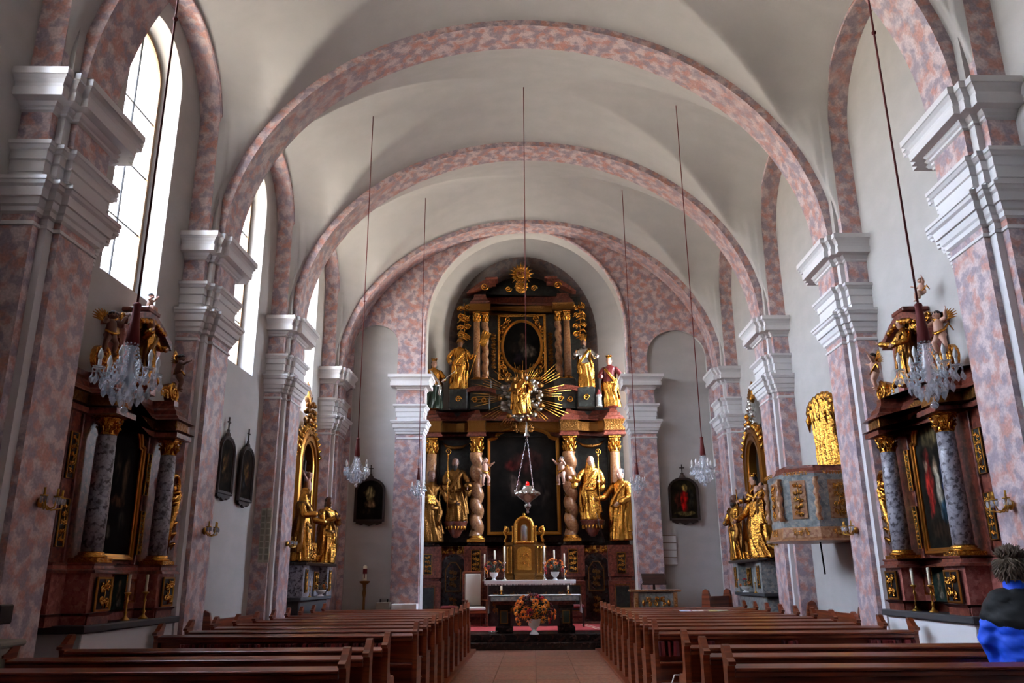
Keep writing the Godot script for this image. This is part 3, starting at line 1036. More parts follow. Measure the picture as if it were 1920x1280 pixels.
	var hr2 := MB.new()
	hr2.t = Transform3D(Basis(Vector3.UP, tn).scaled(Vector3.ONE * 1.14), hc)
	var hs: String = o.get("hair", "short")
	if hs != "none":
		hr2.ell(Vector3(0, .022, -.012) * h, Vector3(.053, .056, .056) * h, 12, 7)
		if hs == "long":
			hr2.tube([Vector3(0, .02, -.03) * h, Vector3(0, -.06, -.045) * h, Vector3(0, -.13, -.035) * h], [.05 * h, .05 * h, .03 * h], 8, true, .6)
		if hs == "veil":
			hr2.tube([Vector3(0, .04, -.012) * h, Vector3(0, -.03, -.028) * h, Vector3(0, -.12, -.025) * h, Vector3(0, -.2, -.03) * h], [.05 * h, .064 * h, .09 * h, .10 * h], 12, true, .75)
		if o.get("beard", false):
			hr2.tube([Vector3(0, -.045, .036) * h, Vector3(0, -.075, .045) * h, Vector3(0, -.11, .04) * h], [.036 * h, .034 * h, .012 * h], 8, true, .7)
		obj("hair" if hs != "veil" else "veil", hr2, o.get("hair_mat", M.hair), t)
	# headgear
	var hg: String = o.get("hat", "")
	if hg != "":
		var hb := MB.new()
		hb.t = Transform3D(Basis(Vector3.UP, tn).scaled(Vector3.ONE * 1.14), hc)
		if hg == "crown":
			hb.lathe([[.042, .045], [.046, .05], [.044, .06], [.052, .09], [.046, .085], [.04, .06]].map(func(q): return [q[0] * h, q[1] * h]), Vector3(), 12, true, 1, 1, false)
			for k in 8:
				var a := TAU * k / 8
				hb.ell(Vector3(cos(a) * .05, .096, sin(a) * .05) * h, Vector3(.009, .013, .009) * h, 6, 4)
		elif hg == "mitre":
			hb.lathe([[.05, .03], [.053, .06], [.05, .11], [.03, .16], [.004, .185]].map(func(q): return [q[0] * h, q[1] * h]), Vector3(), 10, true, 1.0, .62)
		elif hg == "helmet":
			hb.ell(Vector3(0, .03, -.004) * h, Vector3(.06, .062, .064) * h, 12, 7)
			hb.lathe([[.058, .015], [.078, .01], [.078, .02], [.058, .03]].map(func(q): return [q[0] * h, q[1] * h]), Vector3(), 14, true, 1, 1, false)
			for k in 6:
				hb.tube([Vector3(0, .085, 0) * h, Vector3(.0 + .01 * (k - 2.5), .13, -.03) * h, Vector3(.014 * (k - 2.5), .12, -.08) * h], [.01 * h, .014 * h, .004 * h], 5)
		elif hg == "halo":
			for k in 14:
				var a := TAU * k / 14
				hb.tube([Vector3(cos(a) * .06, .02 + sin(a) * .06, -.05) * h, Vector3(cos(a) * .11, .02 + sin(a) * .11, -.05) * h], [.008 * h, .002 * h], 4)
		obj(hg, hb, o.get("hat_mat", M.gold), t)
	# attribute in hand
	var at2: String = o.get("attr", "")
	if at2 != "":
		var ab := MB.new()
		var ha: Vector3 = arms[int(o.get("attr_hand", 1))][1] * h
		var fw := ((arms[int(o.get("attr_hand", 1))][1] - arms[int(o.get("attr_hand", 1))][0]) as Vector3).normalized() * .05 * h
		ha += fw
		var tilt: Vector3 = o.get("tilt", Vector3(0, 1, 0))
		tilt = tilt.normalized()
		var up_l: float = o.get("up", .45) * h
		var dn_l: float = o.get("down", .5) * h
		if at2 in ["crosier", "staff", "spear", "flag", "club"]:
			ab.tube([ha - tilt * dn_l, ha + tilt * up_l], .009 * h, 6)
			var tp := ha + tilt * up_l
			if at2 == "crosier":
				ab.t = Transform3D(Basis(), tp)
				ab.spiral(Vector2(0, .045 * h), .05 * h, .012 * h, -PI / 2, 1.4, .009 * h, 0, 18)
				ab.ell(Vector3(0, -.01 * h, 0), Vector3(.018, .022, .018) * h, 8, 5)
			elif at2 == "spear":
				ab.tube([tp, tp + tilt * .04 * h, tp + tilt * .12 * h], [.01 * h, .022 * h, .001 * h], 6)
			elif at2 == "club":
				ab.ell(tp, Vector3(.03, .05, .03) * h, 8, 6)
			elif at2 == "flag":
				var fl := MB.new()
				var ff := func(u: float, v: float):
					return tp - tilt * u * .30 * h + Vector3(1, .1, 0).normalized() * v * (.16 - .06 * u) * h + Vector3(0, -.09 * v * h, sin(u * 9 + v * 5) * .012 * h)
				fl.grid(8, 6, ff)
				obj("flag_cloth", fl, M.gold, t)
			ab.t = Transform3D()
			obj(at2, ab, o.get("attr_mat", M.gold), t)
		elif at2 == "book":
			ab.t = Transform3D(Basis(Vector3.RIGHT, -.5) * Basis(Vector3.UP, .3), ha)
			ab.box(Vector3(), Vector3(.12, .15, .035) * h, .006 * h)
			obj("book", ab, o.get("attr_mat", M.gold), t)
		elif at2 == "sword":
			ab.tube([ha - tilt * .05 * h, ha + tilt * .05 * h], .01 * h, 6)
			ab.tube([ha + tilt * .04 * h, ha + tilt * up_l], [.014 * h, .004 * h], 4)
			obj("sword", ab, M.silver, t)
	return t
func wing(mb: MB, base: Vector3, out: Vector3, up: Vector3, l: float):
	# fan of overlapping feathers
	var nrm := out.cross(up).normalized()
	for k in 8:
		var a := .2 + 1.25 * k / 7.0
		var dir := (out * cos(a) + up * sin(a)).normalized()
		var ll := l * (.6 + .4 * sin(PI * (k + 1.5) / 9.0))
		mb.tube([base + nrm * .004 * k, base + dir * ll * .5 + nrm * l * .03, base + dir * ll - up * ll * .12], [l * .05, l * .085, l * .015], 6, true, .3, nrm)
func putto(called: String, label: String, at: Vector3, turn: float, h: float, o := {}) -> Node3D:
	var t := thing(called, label, "putto", at, turn, o.get("group", ""))
	var sit: float = o.get("sit", 0.0)
	var b := MB.new()
	var hip := Vector3(0, .48 - .2 * sit, 0) * h
	var chest := hip + Vector3(0, .27, .02) * h
	b.tube([hip + Vector3(0, -.05, 0) * h, hip + Vector3(0, .05, .015) * h, hip.lerp(chest, .6) + Vector3(0, 0, .015) * h, chest, chest + Vector3(0, .07, -.01) * h], [.09 * h, .125 * h, .115 * h, .105 * h, .04 * h], 12)
	var hc := chest + Vector3(.01, .175, .02) * h
	b.ell(hc, Vector3(.088, .10, .095) * h, 14, 9)
	b.ell(hc + Vector3(0, -.01, .098) * h, Vector3(.016, .02, .02) * h, 6, 4)
	for e: float in [-1.0, 1.0]:
		b.ell(hc + Vector3(e * .045, -.035, .065) * h, Vector3(.03, .028, .03) * h, 7, 5)
		var kn := hip + (Vector3(e * .13, -.22, .10) if sit < .5 else Vector3(e * .12, -.02, .24)) * h
		var ft := kn + (Vector3(e * -.02, -.22, -.06) if sit < .5 else Vector3(e * .02, -.24, -.02)) * h
		b.tube([hip + Vector3(e * .07, -.02, 0) * h, hip.lerp(kn, .5), kn, kn.lerp(ft, .45), ft], [.085 * h, .082 * h, .058 * h, .058 * h, .036 * h], 9)
		b.tube([ft, ft + Vector3(e * .02, -.02, .10) * h], [.036 * h, .022 * h], 7)
		var ar: Array = o.get("arms", [Vector3(-.26, .02, .18), Vector3(.30, .20, .10)])
		var ha: Vector3 = chest + ar[0 if e < 0 else 1] * h
		var shd := chest + Vector3(e * .10, .03, 0) * h
		var elb := shd.lerp(ha, .5) + Vector3(e * .03, -.06, -.02) * h
		b.tube([shd, elb, shd.lerp(ha, .8), ha], [.055 * h, .046 * h, .038 * h, .028 * h], 8)
		finger_hand(b, ha, ha - elb, Vector3.UP, .06 * h)
	obj("body", b, o.get("skin", M.skin), t)
	var hr := MB.new()
	hr.ell(hc + Vector3(0, .028, -.015) * h, Vector3(.092, .085, .095) * h, 12, 7)
	for k in 9:
		var a := TAU * k / 9
		hr.ell(hc + Vector3(cos(a) * .085, .035, sin(a) * .085 - .015) * h, Vector3(.03, .03, .03) * h, 6, 4)
	obj("hair", hr, o.get("hair_mat", M.hair), t)
	if o.get("wings", true):
		var w := MB.new()
		for e: float in [-1.0, 1.0]:
			wing(w, chest + Vector3(e * .05, .02, -.09) * h, Vector3(e, .15, -.45).normalized(), Vector3(0, 1, 0), .42 * h)
		obj("wings", w, M.gold, t)
	var cl := MB.new()
	cl.tube([hip + Vector3(-.15, .06, .05) * h, hip + Vector3(-.02, -.01, .14) * h, hip + Vector3(.15, .05, .06) * h, hip + Vector3(.2, .2, -.06) * h, hip + Vector3(.27, .02, -.1) * h], [.03 * h, .055 * h, .05 * h, .05 * h, .02 * h], 8, true, .6)
	obj("drapery", cl, M.gold, t)
	return t
# carved scroll work in a rectangle, lying in the local x,y plane
func scrollwork(mb: MB, c: Vector3, w: float, h: float, sd: int, th := 0.0):
	var rng := RandomNumberGenerator.new()
	rng.seed = sd
	var keep := mb.t
	mb.t = mb.t * Transform3D(Basis(), c)
	var tall := h > w
	var n := maxi(1, int(round((h / w if tall else w / h) * 1.45)))
	var cell := (h if tall else w) / n
	if th <= 0.0:
		th = minf(w, h) * .058
	for k in n:
		var q := -.5 * (h if tall else w) + cell * (k + .5)
		for e: float in [-1.0, 1.0]:
			var r := minf(cell * .30, (w if tall else h) * .24)
			var cc := Vector2(e * (w if tall else h) * .23, q + e * cell * .08 * (1 if k % 2 else -1))
			if not tall:
				cc = Vector2(cc.y, cc.x)
			mb.spiral(cc, r, r * .2, rng.randf() * TAU, 1.3 * e * (1 if k % 2 else -1), th, 0, 12)
			for l in 3:
				var a := rng.randf() * TAU
				var p := cc + Vector2(cos(a), sin(a)) * r * 1.05
				mb.tube([Vector3(cc.x + cos(a) * r * .5, cc.y + sin(a) * r * .5, th * .3), Vector3(p.x, p.y, th * .7), Vector3(p.x + cos(a + .8) * r * .35, p.y + sin(a + .8) * r * .35, 0)], [th * .5, th * 1.1, th * .2], 5)
		var m := Vector3(0, q, 0) if tall else Vector3(q, 0, 0)
		mb.ell(m, Vector3(th * 1.6, th * 2.2, th * 1.4) if tall else Vector3(th * 2.2, th * 1.6, th * 1.4), 8, 5)
	if tall:
		mb.tube([Vector3(0, -h * .5, 0), Vector3(th, 0, 0), Vector3(0, h * .5, 0)], th * .6, 5)
	else:
		mb.tube([Vector3(-w * .5, 0, 0), Vector3(0, th, 0), Vector3(w * .5, 0, 0)], th * .6, 5)
	mb.t = keep
# a framed panel: returns nothing, adds ground, gilt frame and carving as parts
func carved_panel(parent: Node3D, c: Vector3, w: float, h: float, ground: Material, sd: int):
	obj("panel", MB.new().box(c, Vector3(w, h, .016)), ground, parent)
	var f := MB.new()
	var b := minf(w, h) * .07
	for e: float in [-1.0, 1.0]:
		f.box(c + Vector3(e * (w - b) / 2, 0, .012), Vector3(b, h, .02), .003)
		f.box(c + Vector3(0, e * (h - b) / 2, .012), Vector3(w, b, .02), .003)
	obj("panel_frame", f, M.gold_flat, parent)
	var s := MB.new()
	scrollwork(s, c + Vector3(0, 0, .02), w * .8, h * .86, sd)
	obj("carving", s, M.gold, parent)
func capital(mb: MB, at: Vector3, r: float, h: float):
	# corinthian: bell, two rows of leaves, volutes, abacus
	mb.lathe([[r * .9, 0], [r * 1.0, h * .04], [r * .92, h * .08], [r * .9, h * .45], [r * 1.1, h * .8], [r * 1.2, h * .86]], at, 14)
	for row in 2:
		for k in 8:
			var a := TAU * (k + .5 * row) / 8
			var d := Vector3(cos(a), 0, sin(a))
			var y0 := h * (.06 + .24 * row)
			mb.tube([at + d * r * .92 + Vector3(0, y0, 0), at + d * r * 1.05 + Vector3(0, y0 + h * .25, 0), at + d * r * 1.32 + Vector3(0, y0 + h * .34, 0), at + d * r * 1.34 + Vector3(0, y0 + h * .27, 0)], [r * .22, r * .26, r * .16, r * .07], 5, true, .45)
	for k in 4:
		var a := PI / 4 + PI / 2 * k
		mb.ell(at + Vector3(cos(a) * r * 1.32, h * .80, sin(a) * r * 1.32), Vector3(r * .22, r * .24, r * .22), 8, 5)
	mb.box(at + Vector3(0, h * .95, 0), Vector3(r * 2.55, h * .11, r * 2.55), h * .02)
func column(parent: Node3D, at: Vector3, r: float, h: float, cap_h: float, shaft: Material, twist := false, leaf := false):
	var b := MB.new()
	b.box(at + Vector3(0, r * .22, 0), Vector3(r * 2.9, r * .44, r * 2.9), r * .05)
	b.lathe([[r * 1.42, r * .44], [r * 1.45, r * .56], [r * 1.36, r * .7], [r * 1.15, r * .76], [r * 1.2, r * .9], [r * 1.1, r * 1.02], [r, r * 1.06]], at, 18)
	obj("column_base", b, M.gold, parent)
	var y0 := r * 1.02
	var s := MB.new()
	if twist:
		var f := func(u: float, v: float):
			var y := lerpf(y0, h, u)
			var ph := u * TAU * 5.2
			var a := -TAU * v
			var rr := r * (.66 + .52 * pow(absf(sin((a - ph) * .5)), .75))
			return at + Vector3(cos(a) * rr, y, sin(a) * rr)
		s.grid(110, 24, f)
	else:
		s.lathe([[r, y0], [r * 1.0, lerpf(y0, h, .33)], [r * .93, lerpf(y0, h, .75)], [r * .86, h]], at, 20)
	obj("shaft", s, shaft, parent)
	if leaf:
		# gilt garland in the grooves of the twist
		var g := MB.new()
		var vine := []
		for k in 4:
			for j in 7:
				var u := (k + .35 + .05 * j) / 5.2
				var ph := u * TAU * 5.2
				var c := at + Vector3(cos(ph) * r * .82, lerpf(y0, h, u), absf(sin(ph)) * r * .82)
				g.ell(c, Vector3(r * .22, r * .16, r * .2), 6, 4)
				vine.append(c)
		g.tube(vine, r * .06, 5)
		obj("garland", g, M.gold_dull, parent)
	var c := MB.new()
	capital(c, at + Vector3(0, h, 0), r * .9, cap_h)
	obj("capital", c, M.gold, parent)
# painted canvas: soft dark ground with lighter clothed shapes
func canvas(sd: int, bg: Color, blobs: Array, w := 128, h := 192) -> StandardMaterial3D:
	var im := Image.create(w, h, false, Image.FORMAT_RGB8)
	var n := FastNoiseLite.new()
	n.seed = sd
	n.frequency = .025
	n.fractal_octaves = 4
	for y in h:
		for x in w:
			var k := n.get_noise_2d(x, y)
			var c := bg * (1.0 + .7 * k)
			for b in blobs:
				var dx: float = (float(x) / w - b[0]) / b[2] + k * .5
				var dy: float = (float(y) / h - b[1]) / b[3] + n.get_noise_2d(x + 400, y) * .5
				var q := clampf(1.35 - (dx * dx + dy * dy) * 1.1, 0, 1)
				c = c.lerp(b[4] * (1.0 + .9 * n.get_noise_2d(x * 2.6, y * 1.2 + 900)), q * b[5] if b.size() > 5 else q)
			im.set_pixel(x, y, Color(clampf(c.r, 0, 1), clampf(c.g, 0, 1), clampf(c.b, 0, 1)))
	var m := StandardMaterial3D.new()
	m.albedo_texture = ImageTexture.create_from_image(im)
	m.roughness = .85
	m.metallic_specular = .15
	return m

# ---------- side altars, pulpit, wall furniture ----------
func poly_uv(mb: MB, pts: PackedVector2Array, z: float):
	mb.flat()
	var lo := pts[0]
	var hi := pts[0]
	for p in pts:
		lo = lo.min(p)
		hi = hi.max(p)
	var ix := Geometry2D.triangulate_polygon(pts)
	for k in range(0, ix.size(), 3):
		var q := [pts[ix[k]], pts[ix[k + 1]], pts[ix[k + 2]]]
		if (q[1] - q[0]).cross(q[2] - q[0]) > 0:
			q = [q[0], q[2], q[1]]
		for p in q:
			mb.st.set_uv(Vector2((p.x - lo.x) / (hi.x - lo.x), 1.0 - (p.y - lo.y) / (hi.y - lo.y)))
			mb.st.add_vertex(mb.t * Vector3(p.x, p.y, z))
func grow(pts: PackedVector2Array, o: float) -> PackedVector2Array:
	var out := PackedVector2Array()
	var n := pts.size()
	var cw := Geometry2D.is_polygon_clockwise(pts)
	for i in n:
		var a := (pts[i] - pts[(i + n - 1) % n]).normalized()
		var b := (pts[(i + 1) % n] - pts[i]).normalized()
		var na := Vector2(a.y, -a.x)
		var nb := Vector2(b.y, -b.x)
		var m := (na + nb) / maxf(.3, 1.0 + na.dot(nb))
		out.append(pts[i] + m * (-o if cw else o))
	return out
func frame_loop(mb: MB, pts: PackedVector2Array, prof: Array):
	# prof: [outward offset, z] across the moulding
	mb.flat()
	var n := pts.size()
	var rs := []
	for q in prof:
		var g := grow(pts, q[0])
		var r := PackedVector3Array()
		for p in g:
			r.append(Vector3(p.x, p.y, q[1]))
		rs.append(r)
	mb.rings(rs)
func picture(parent: Node3D, pts: PackedVector2Array, z: float, mat: Material, fw: float, frame_mat: Material):
	var c := MB.new()
	poly_uv(c, pts, z)
	obj("painted_canvas", c, mat, parent)
	var f := MB.new()
	frame_loop(f, pts, [[-.002, z], [0.0, z + fw * .25], [fw * .3, z + fw * .3], [fw * .38, z + fw * .55], [fw * .8, z + fw * .6], [fw, z + fw * .3], [fw, z - .02]])
	obj("picture_frame", f, frame_mat, parent)
func arch_top(w: float, y0: float, y1: float, rise: float, n := 14, step := 0.0) -> PackedVector2Array:
	# rectangle with an arched top, optional shoulder step
	var p := PackedVector2Array([Vector2(-w, y0), Vector2(w, y0), Vector2(w, y1)])
	var a := w - step
	for i in n + 1:
		var an := PI * i / n
		p.append(Vector2(cos(an) * a, y1 + sin(an) * rise + (step * .3 if step > 0 else 0.0)))
	if step <= 0:
		p.remove_at(3)
	else:
		p.append(Vector2(-w, y1))
	return p
func candlestick(label: String, at: Vector3, h: float, ch: float, mat: Material, group := "", fat := 1.0):
	var t := thing("candlestick", label, "candlestick", at, 0.0, group)
	var r := h * .16 * fat
	obj("stand", MB.new().lathe([[r * 1.1, 0], [r * 1.1, h * .03], [r * .8, h * .07], [r * .35, h * .14], [r * .25, h * .2], [r * .45, h * .27], [r * .22, h * .34], [r * .2, h * .6], [r * .42, h * .68], [r * .2, h * .75], [r * .24, h * .88], [r * .75, h * .95], [r * .75, h * .98], [r * .3, h]], Vector3(), 14), mat, t)
	var c := MB.new()
	c.lathe([[r * .34, h], [r * .34, h + ch], [r * .1, h + ch + .004]], Vector3(), 10)
	obj("candle", c, M.wax, t)
	obj("wick", MB.new().tube([Vector3(0, h + ch, 0), Vector3(0, h + ch + .015, 0)], .002, 4), M.black, t)
	return t
func side_altar(s: float):
	var dc := (9.82 if s < 0 else 10.34)
	var t := thing("side_altar", "large red marble side altar, %s" % ("dark altarpiece, below the first window" if s < 0 else "altarpiece with red and blue figures, windowless wall"), "altar", V(s * 5.32, 0, dc), PI / 2 if s < 0 else -PI / 2)
	var q := -s   # local x direction that runs away from the viewer
	obj("mensa", MB.new().box(Vector3(0, .54, .29), Vector3(2.2, 1.08, .57), .01), M.stucco, t)
	obj("mensa_slab", MB.new().box(Vector3(0, 1.12, .315), Vector3(2.34, .08, .63), .012), M.slate, t)
	var body: Material = M.rose_marble
	var dk: Material = M.red_marble
	var pr := MB.new()
	pr.box(Vector3(0, 1.46, .14), Vector3(2.6, .62, .28))
	for e: float in [-1.0, 1.0]:
		pr.box(Vector3(e * .8, 1.46, .28), Vector3(.46, .62, .54))
	obj("predella", pr, body, t)
	var pm := MB.new()
	var pp := PackedVector2Array([Vector2(1.32, 0), Vector2(1.32, .3), Vector2(1.05, .3), Vector2(1.05, .6), Vector2(.55, .6), Vector2(.55, .3), Vector2(-.55, .3), Vector2(-.55, .6), Vector2(-1.05, .6), Vector2(-1.05, .3), Vector2(-1.32, .3), Vector2(-1.32, 0)])
	var f := func(x, y, dd): return Vector3(x, y, dd)
	mould(pm, pp, [[1.16, .03], [1.24, .03], [1.28, -.01], [1.28, -.04]], f, -1.0)
	mould(pm, pp, [[1.69, -.02], [1.72, .0], [1.735, .03], [1.77, .035], [1.785, .02], [1.80, .02]], f, -1.0)
	obj("predella_moulding", pm, dk, t)
	for e: float in [-1.0, 1.0]:
		carved_panel(t, Vector3(e * .8, 1.47, .585), .32, .36, M.black, 7 + int(e))
	obj("small_panel", MB.new().box(Vector3(q * .42, 1.49, .30), Vector3(.13, .22, .014)), dk, t)
	var sp := MB.new()
	frame_loop(sp, PackedVector2Array([Vector2(q * .42 - .07, 1.37), Vector2(q * .42 + .07, 1.37), Vector2(q * .42 + .07, 1.61), Vector2(q * .42 - .07, 1.61)]), [[0, .285], [.0, .32], [.018, .32], [.018, .28]])
	obj("small_panel_frame", sp, M.gold, t)
	var oc := PackedVector2Array()
	for v in [Vector2(-.16, 1.27), Vector2(.16, 1.27), Vector2(.16, 1.68), Vector2(-.16, 1.68)]:
		oc.append(v + Vector2(q * .10, 0))
	picture(t, oc, .31, canvas(31, Color(.10, .14, .12), [[.5, .55, .22, .35, Color(.22, .20, .16)], [.5, .25, .12, .1, Color(.35, .27, .2)], [.55, .8, .2, .12, Color(.4, .38, .34)]], 64, 96), .018, M.gold)
	# back wall of the retable with side strips
	obj("retable_wall", MB.new().box(Vector3(0, 2.72, .07), Vector3(2.5, 1.86, .14)), body, t)
	for e: float in [-1.0, 1.0]:
		obj("pilaster_strip", MB.new().box(Vector3(e * .80, 2.7, .17), Vector3(.42, 1.8, .1), .01), dk, t)
		obj("pilaster_strip", MB.new().box(Vector3(e * 1.13, 2.7, .16), Vector3(.2, 1.8, .08), .01), dk, t)
	for e: float in [-1.0, 1.0]:
		for yy in [2.22, 2.95]:
			carved_panel(t, Vector3(e * 1.14, yy, .21), .15, .52, M.black, int(yy * 9) + int(e))
		carved_panel(t, Vector3(e * .62, 2.95, .225), .1, .55, M.black, 3)
		carved_panel(t, Vector3(e * .62, 2.2, .225), .1, .55, M.black, 5)
		column(t, Vector3(e * .8, 1.80, .40), .115, 1.42, .23, M.grey_marble)
		# gilt C-scroll wing on the side towards the chancel
		if e != q:
			continue
		var wg := MB.new()
		wg.t = Transform3D(Basis(), Vector3(e * 1.18, 2.65, .33))
		wg.spiral(Vector2(0, .22), .20, .05, -PI / 2, 1.1 * e, .045, 0, 16)
		wg.tube([Vector3(e * .12, .3, 0), Vector3(e * .17, .1, .02), Vector3(e * .06, -.12, .03), Vector3(-e * .03, -.4, .02), Vector3(e * .02, -.75, 0)], [.02, .05, .06, .05, .02], 7)
		for k in 6:
			wg.tube([Vector3(0, .1 - .14 * k, .02), Vector3(e * .1, .14 - .14 * k, .05), Vector3(e * .14, .05 - .14 * k, 0)], [.02, .035, .006], 5)
		obj("scroll_wing", wg, M.gold, t)
	# altarpiece
	var ol := arch_top(.44, 1.92, 3.24, .30, 16, .07)
	var cv: Material
	if s < 0:
		cv = canvas(41, Color(.035, .03, .028), [[.42, .38, .09, .12, Color(.15, .12, .10)], [.66, .45, .10, .22, Color(.20, .15, .11)], [.5, .62, .2, .05, Color(.20, .13, .09)], [.30, .84, .12, .07, Color(.22, .21, .19)], [.7, .75, .12, .08, Color(.12, .10, .09)]])
	else:
		cv = canvas(43, Color(.10, .09, .07), [[.26, .5, .13, .26, Color(.46, .12, .10)], [.22, .36, .06, .05, Color(.5, .4, .33)], [.5, .42, .09, .14, Color(.36, .30, .24)], [.52, .56, .09, .22, Color(.55, .52, .46)], [.76, .45, .12, .2, Color(.10, .22, .5)], [.72, .34, .05, .05, Color(.55, .44, .36)], [.5, .14, .3, .1, Color(.27, .23, .15)], [.5, .86, .4, .08, Color(.14, .10, .07)], [.6, .74, .14, .1, Color(.12, .2, .25)]])
	picture(t, ol, .19, cv, .075, M.gold_flat)
	# entablature: frieze blocks, gilt frieze, dark cornice sweeping round the columns
	var fr := MB.new()
	for e: float in [-1.0, 1.0]:
		fr.box(Vector3(e * .80, 3.60, .34), Vector3(.36, .15, .42), .01)
		fr.box(Vector3(e * 1.18, 3.60, .16), Vector3(.32, .15, .16), .01)
	fr.grid(12, 2, func(u, v): return Vector3(lerpf(-.62, .62, u), 3.52 + .16 * v + .14 * sin(PI * u), .24))
	obj("gilt_frieze", fr, M.gold_dull, t)
	var en := MB.new()
	var cp := PackedVector2Array([Vector2(1.36, 0), Vector2(1.36, .24), Vector2(1.0, .24), Vector2(1.0, .56), Vector2(.60, .56), Vector2(.60, .26), Vector2(-.60, .26), Vector2(-.60, .56), Vector2(-1.0, .56), Vector2(-1.0, .24), Vector2(-1.36, .24), Vector2(-1.36, 0)])
	mould(en, cp, [[3.44, -.03], [3.5, -.03], [3.52, .0], [3.525, -.06]], f, -1.0)
	mould(en, cp, [[3.67, -.05], [3.70, -.01], [3.74, .02], [3.76, .05], [3.82, .07], [3.86, .11], [3.90, .13], [3.97, .135]], f, -1.0)
	obj("cornice", en, dk, t)
	# attic
	var at := MB.new()
	at.box(Vector3(0, 4.35, .1), Vector3(.8, .78, .2), .01)
	for e: float in [-1.0, 1.0]:
		at.box(Vector3(e * .42, 4.3, .16), Vector3(.16, .66, .22), .01)
	obj("attic", at, body, t)
	var pd := MB.new()
	var pt := PackedVector2Array()
	for k in 13:
		var u := -1.0 + k / 6.0
		pt.append(Vector2(u * .62, 4.98 - .26 * pow(absf(u), 1.6) + (.04 if absf(u) > .95 else 0.0)))
	for k in 13:
		var u := 1.0 - k / 6.0
		pt.append(Vector2(u * .62, 4.90 - .26 * pow(absf(u), 1.6)))
	pd.poly(pt, .34, .02)
	pd.box(Vector3(0, 5.0, .19), Vector3(.34, .06, .36), .01)
	obj("attic_pediment", pd, dk, t)
	for e: float in [-1.0, 1.0]:
		var ao := MB.new()
		ao.t = Transform3D(Basis(), Vector3(e * .95, 4.11, .30))
		ao.spiral(Vector2(), .145, .02, PI / 2, 1.9 * e, .03, 0, 26)
		ao.t = Transform3D(Basis(Vector3.RIGHT, PI / 2), Vector3(e * .95, 4.11, .28))
		ao.lathe([[.02, -.05], [.155, -.05], [.155, .01], [.02, .012]], Vector3(), 24, false)
		ao.t = Transform3D()
		ao.tube([Vector3(e * .86, 4.2, .24), Vector3(e * .66, 4.13, .24), Vector3(e * .52, 4.25, .22), Vector3(e * .46, 4.6, .2)], [.045, .04, .04, .02], 7)
		scrollwork(ao, Vector3(e * .68, 4.07, .3), .28, .13, 21 + int(e))
		obj("volute", ao, M.gold, t)
		obj("pediment_scroll", MB.new().spiral(Vector2(e * .64, 4.72), .07, .015, 0, 1.5 * e, .02, .3, 14), M.gold, t)
	var bl := MB.new()
	for k in 7:
		bl.ell(Vector3(-.3 + .1 * k, 4.86 - .025 * absf(k - 3), .38), Vector3(.06, .04, .03), 7, 5)
	obj("pediment_garland", bl, M.gold, t)
	# candles on the mensa
	var where := "left" if s < 0 else "right"
	for k in 2:
		var u := .05 + .5 * k
		candlestick("slim brass candlestick on the %s side altar, %s" % ["window-side" if s < 0 else "windowless", "beside the small painting" if k == 0 else "beside the carved panel"], V(s * (5.32 - .5), 1.16, dc + u * .9 - .1), .32, .20, M.brass, "side altar candles " + where)
	# figures on top
	var fc := PI / 2 if s < 0 else -PI / 2
	var fig := figure("saint_statue", "gilded winged figure standing on top of the side altar %s" % ("below the window" if s < 0 else "on the windowless wall"), V(s * 4.98, 3.98, dc), fc, .92, {"seed": 2.0 + s, "mantle": M.gold_dull, "hair": "short", "skin": M.skin, "arms": [[Vector3(-.22, .66, .06), Vector3(-.34, .72, .2)], [Vector3(.2, .62, .06), Vector3(.12, .58, .2)]]})
	var wg2 := MB.new()
	for e: float in [-1.0, 1.0]:
		wing(wg2, Vector3(e * .06, .66, -.08), Vector3(e, .1, -.3).normalized(), Vector3.UP, .42)
	obj("wings", wg2, M.gold, fig)
	for k in 2:
		var u := .95 if k == 0 else -.95
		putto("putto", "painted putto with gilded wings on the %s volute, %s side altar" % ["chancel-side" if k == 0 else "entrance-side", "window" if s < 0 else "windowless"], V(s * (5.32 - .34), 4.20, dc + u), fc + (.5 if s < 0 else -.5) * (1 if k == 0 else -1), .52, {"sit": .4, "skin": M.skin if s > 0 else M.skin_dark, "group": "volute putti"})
	putto("putto", "small pale putto on the pediment of the side altar %s" % ("in front of the window" if s < 0 else "against the white wall"), V(s * 5.1, 4.98, dc + .12 * (1 if s < 0 else -4)), fc, .36, {"sit": .6, "wings": false, "skin": M.skin})
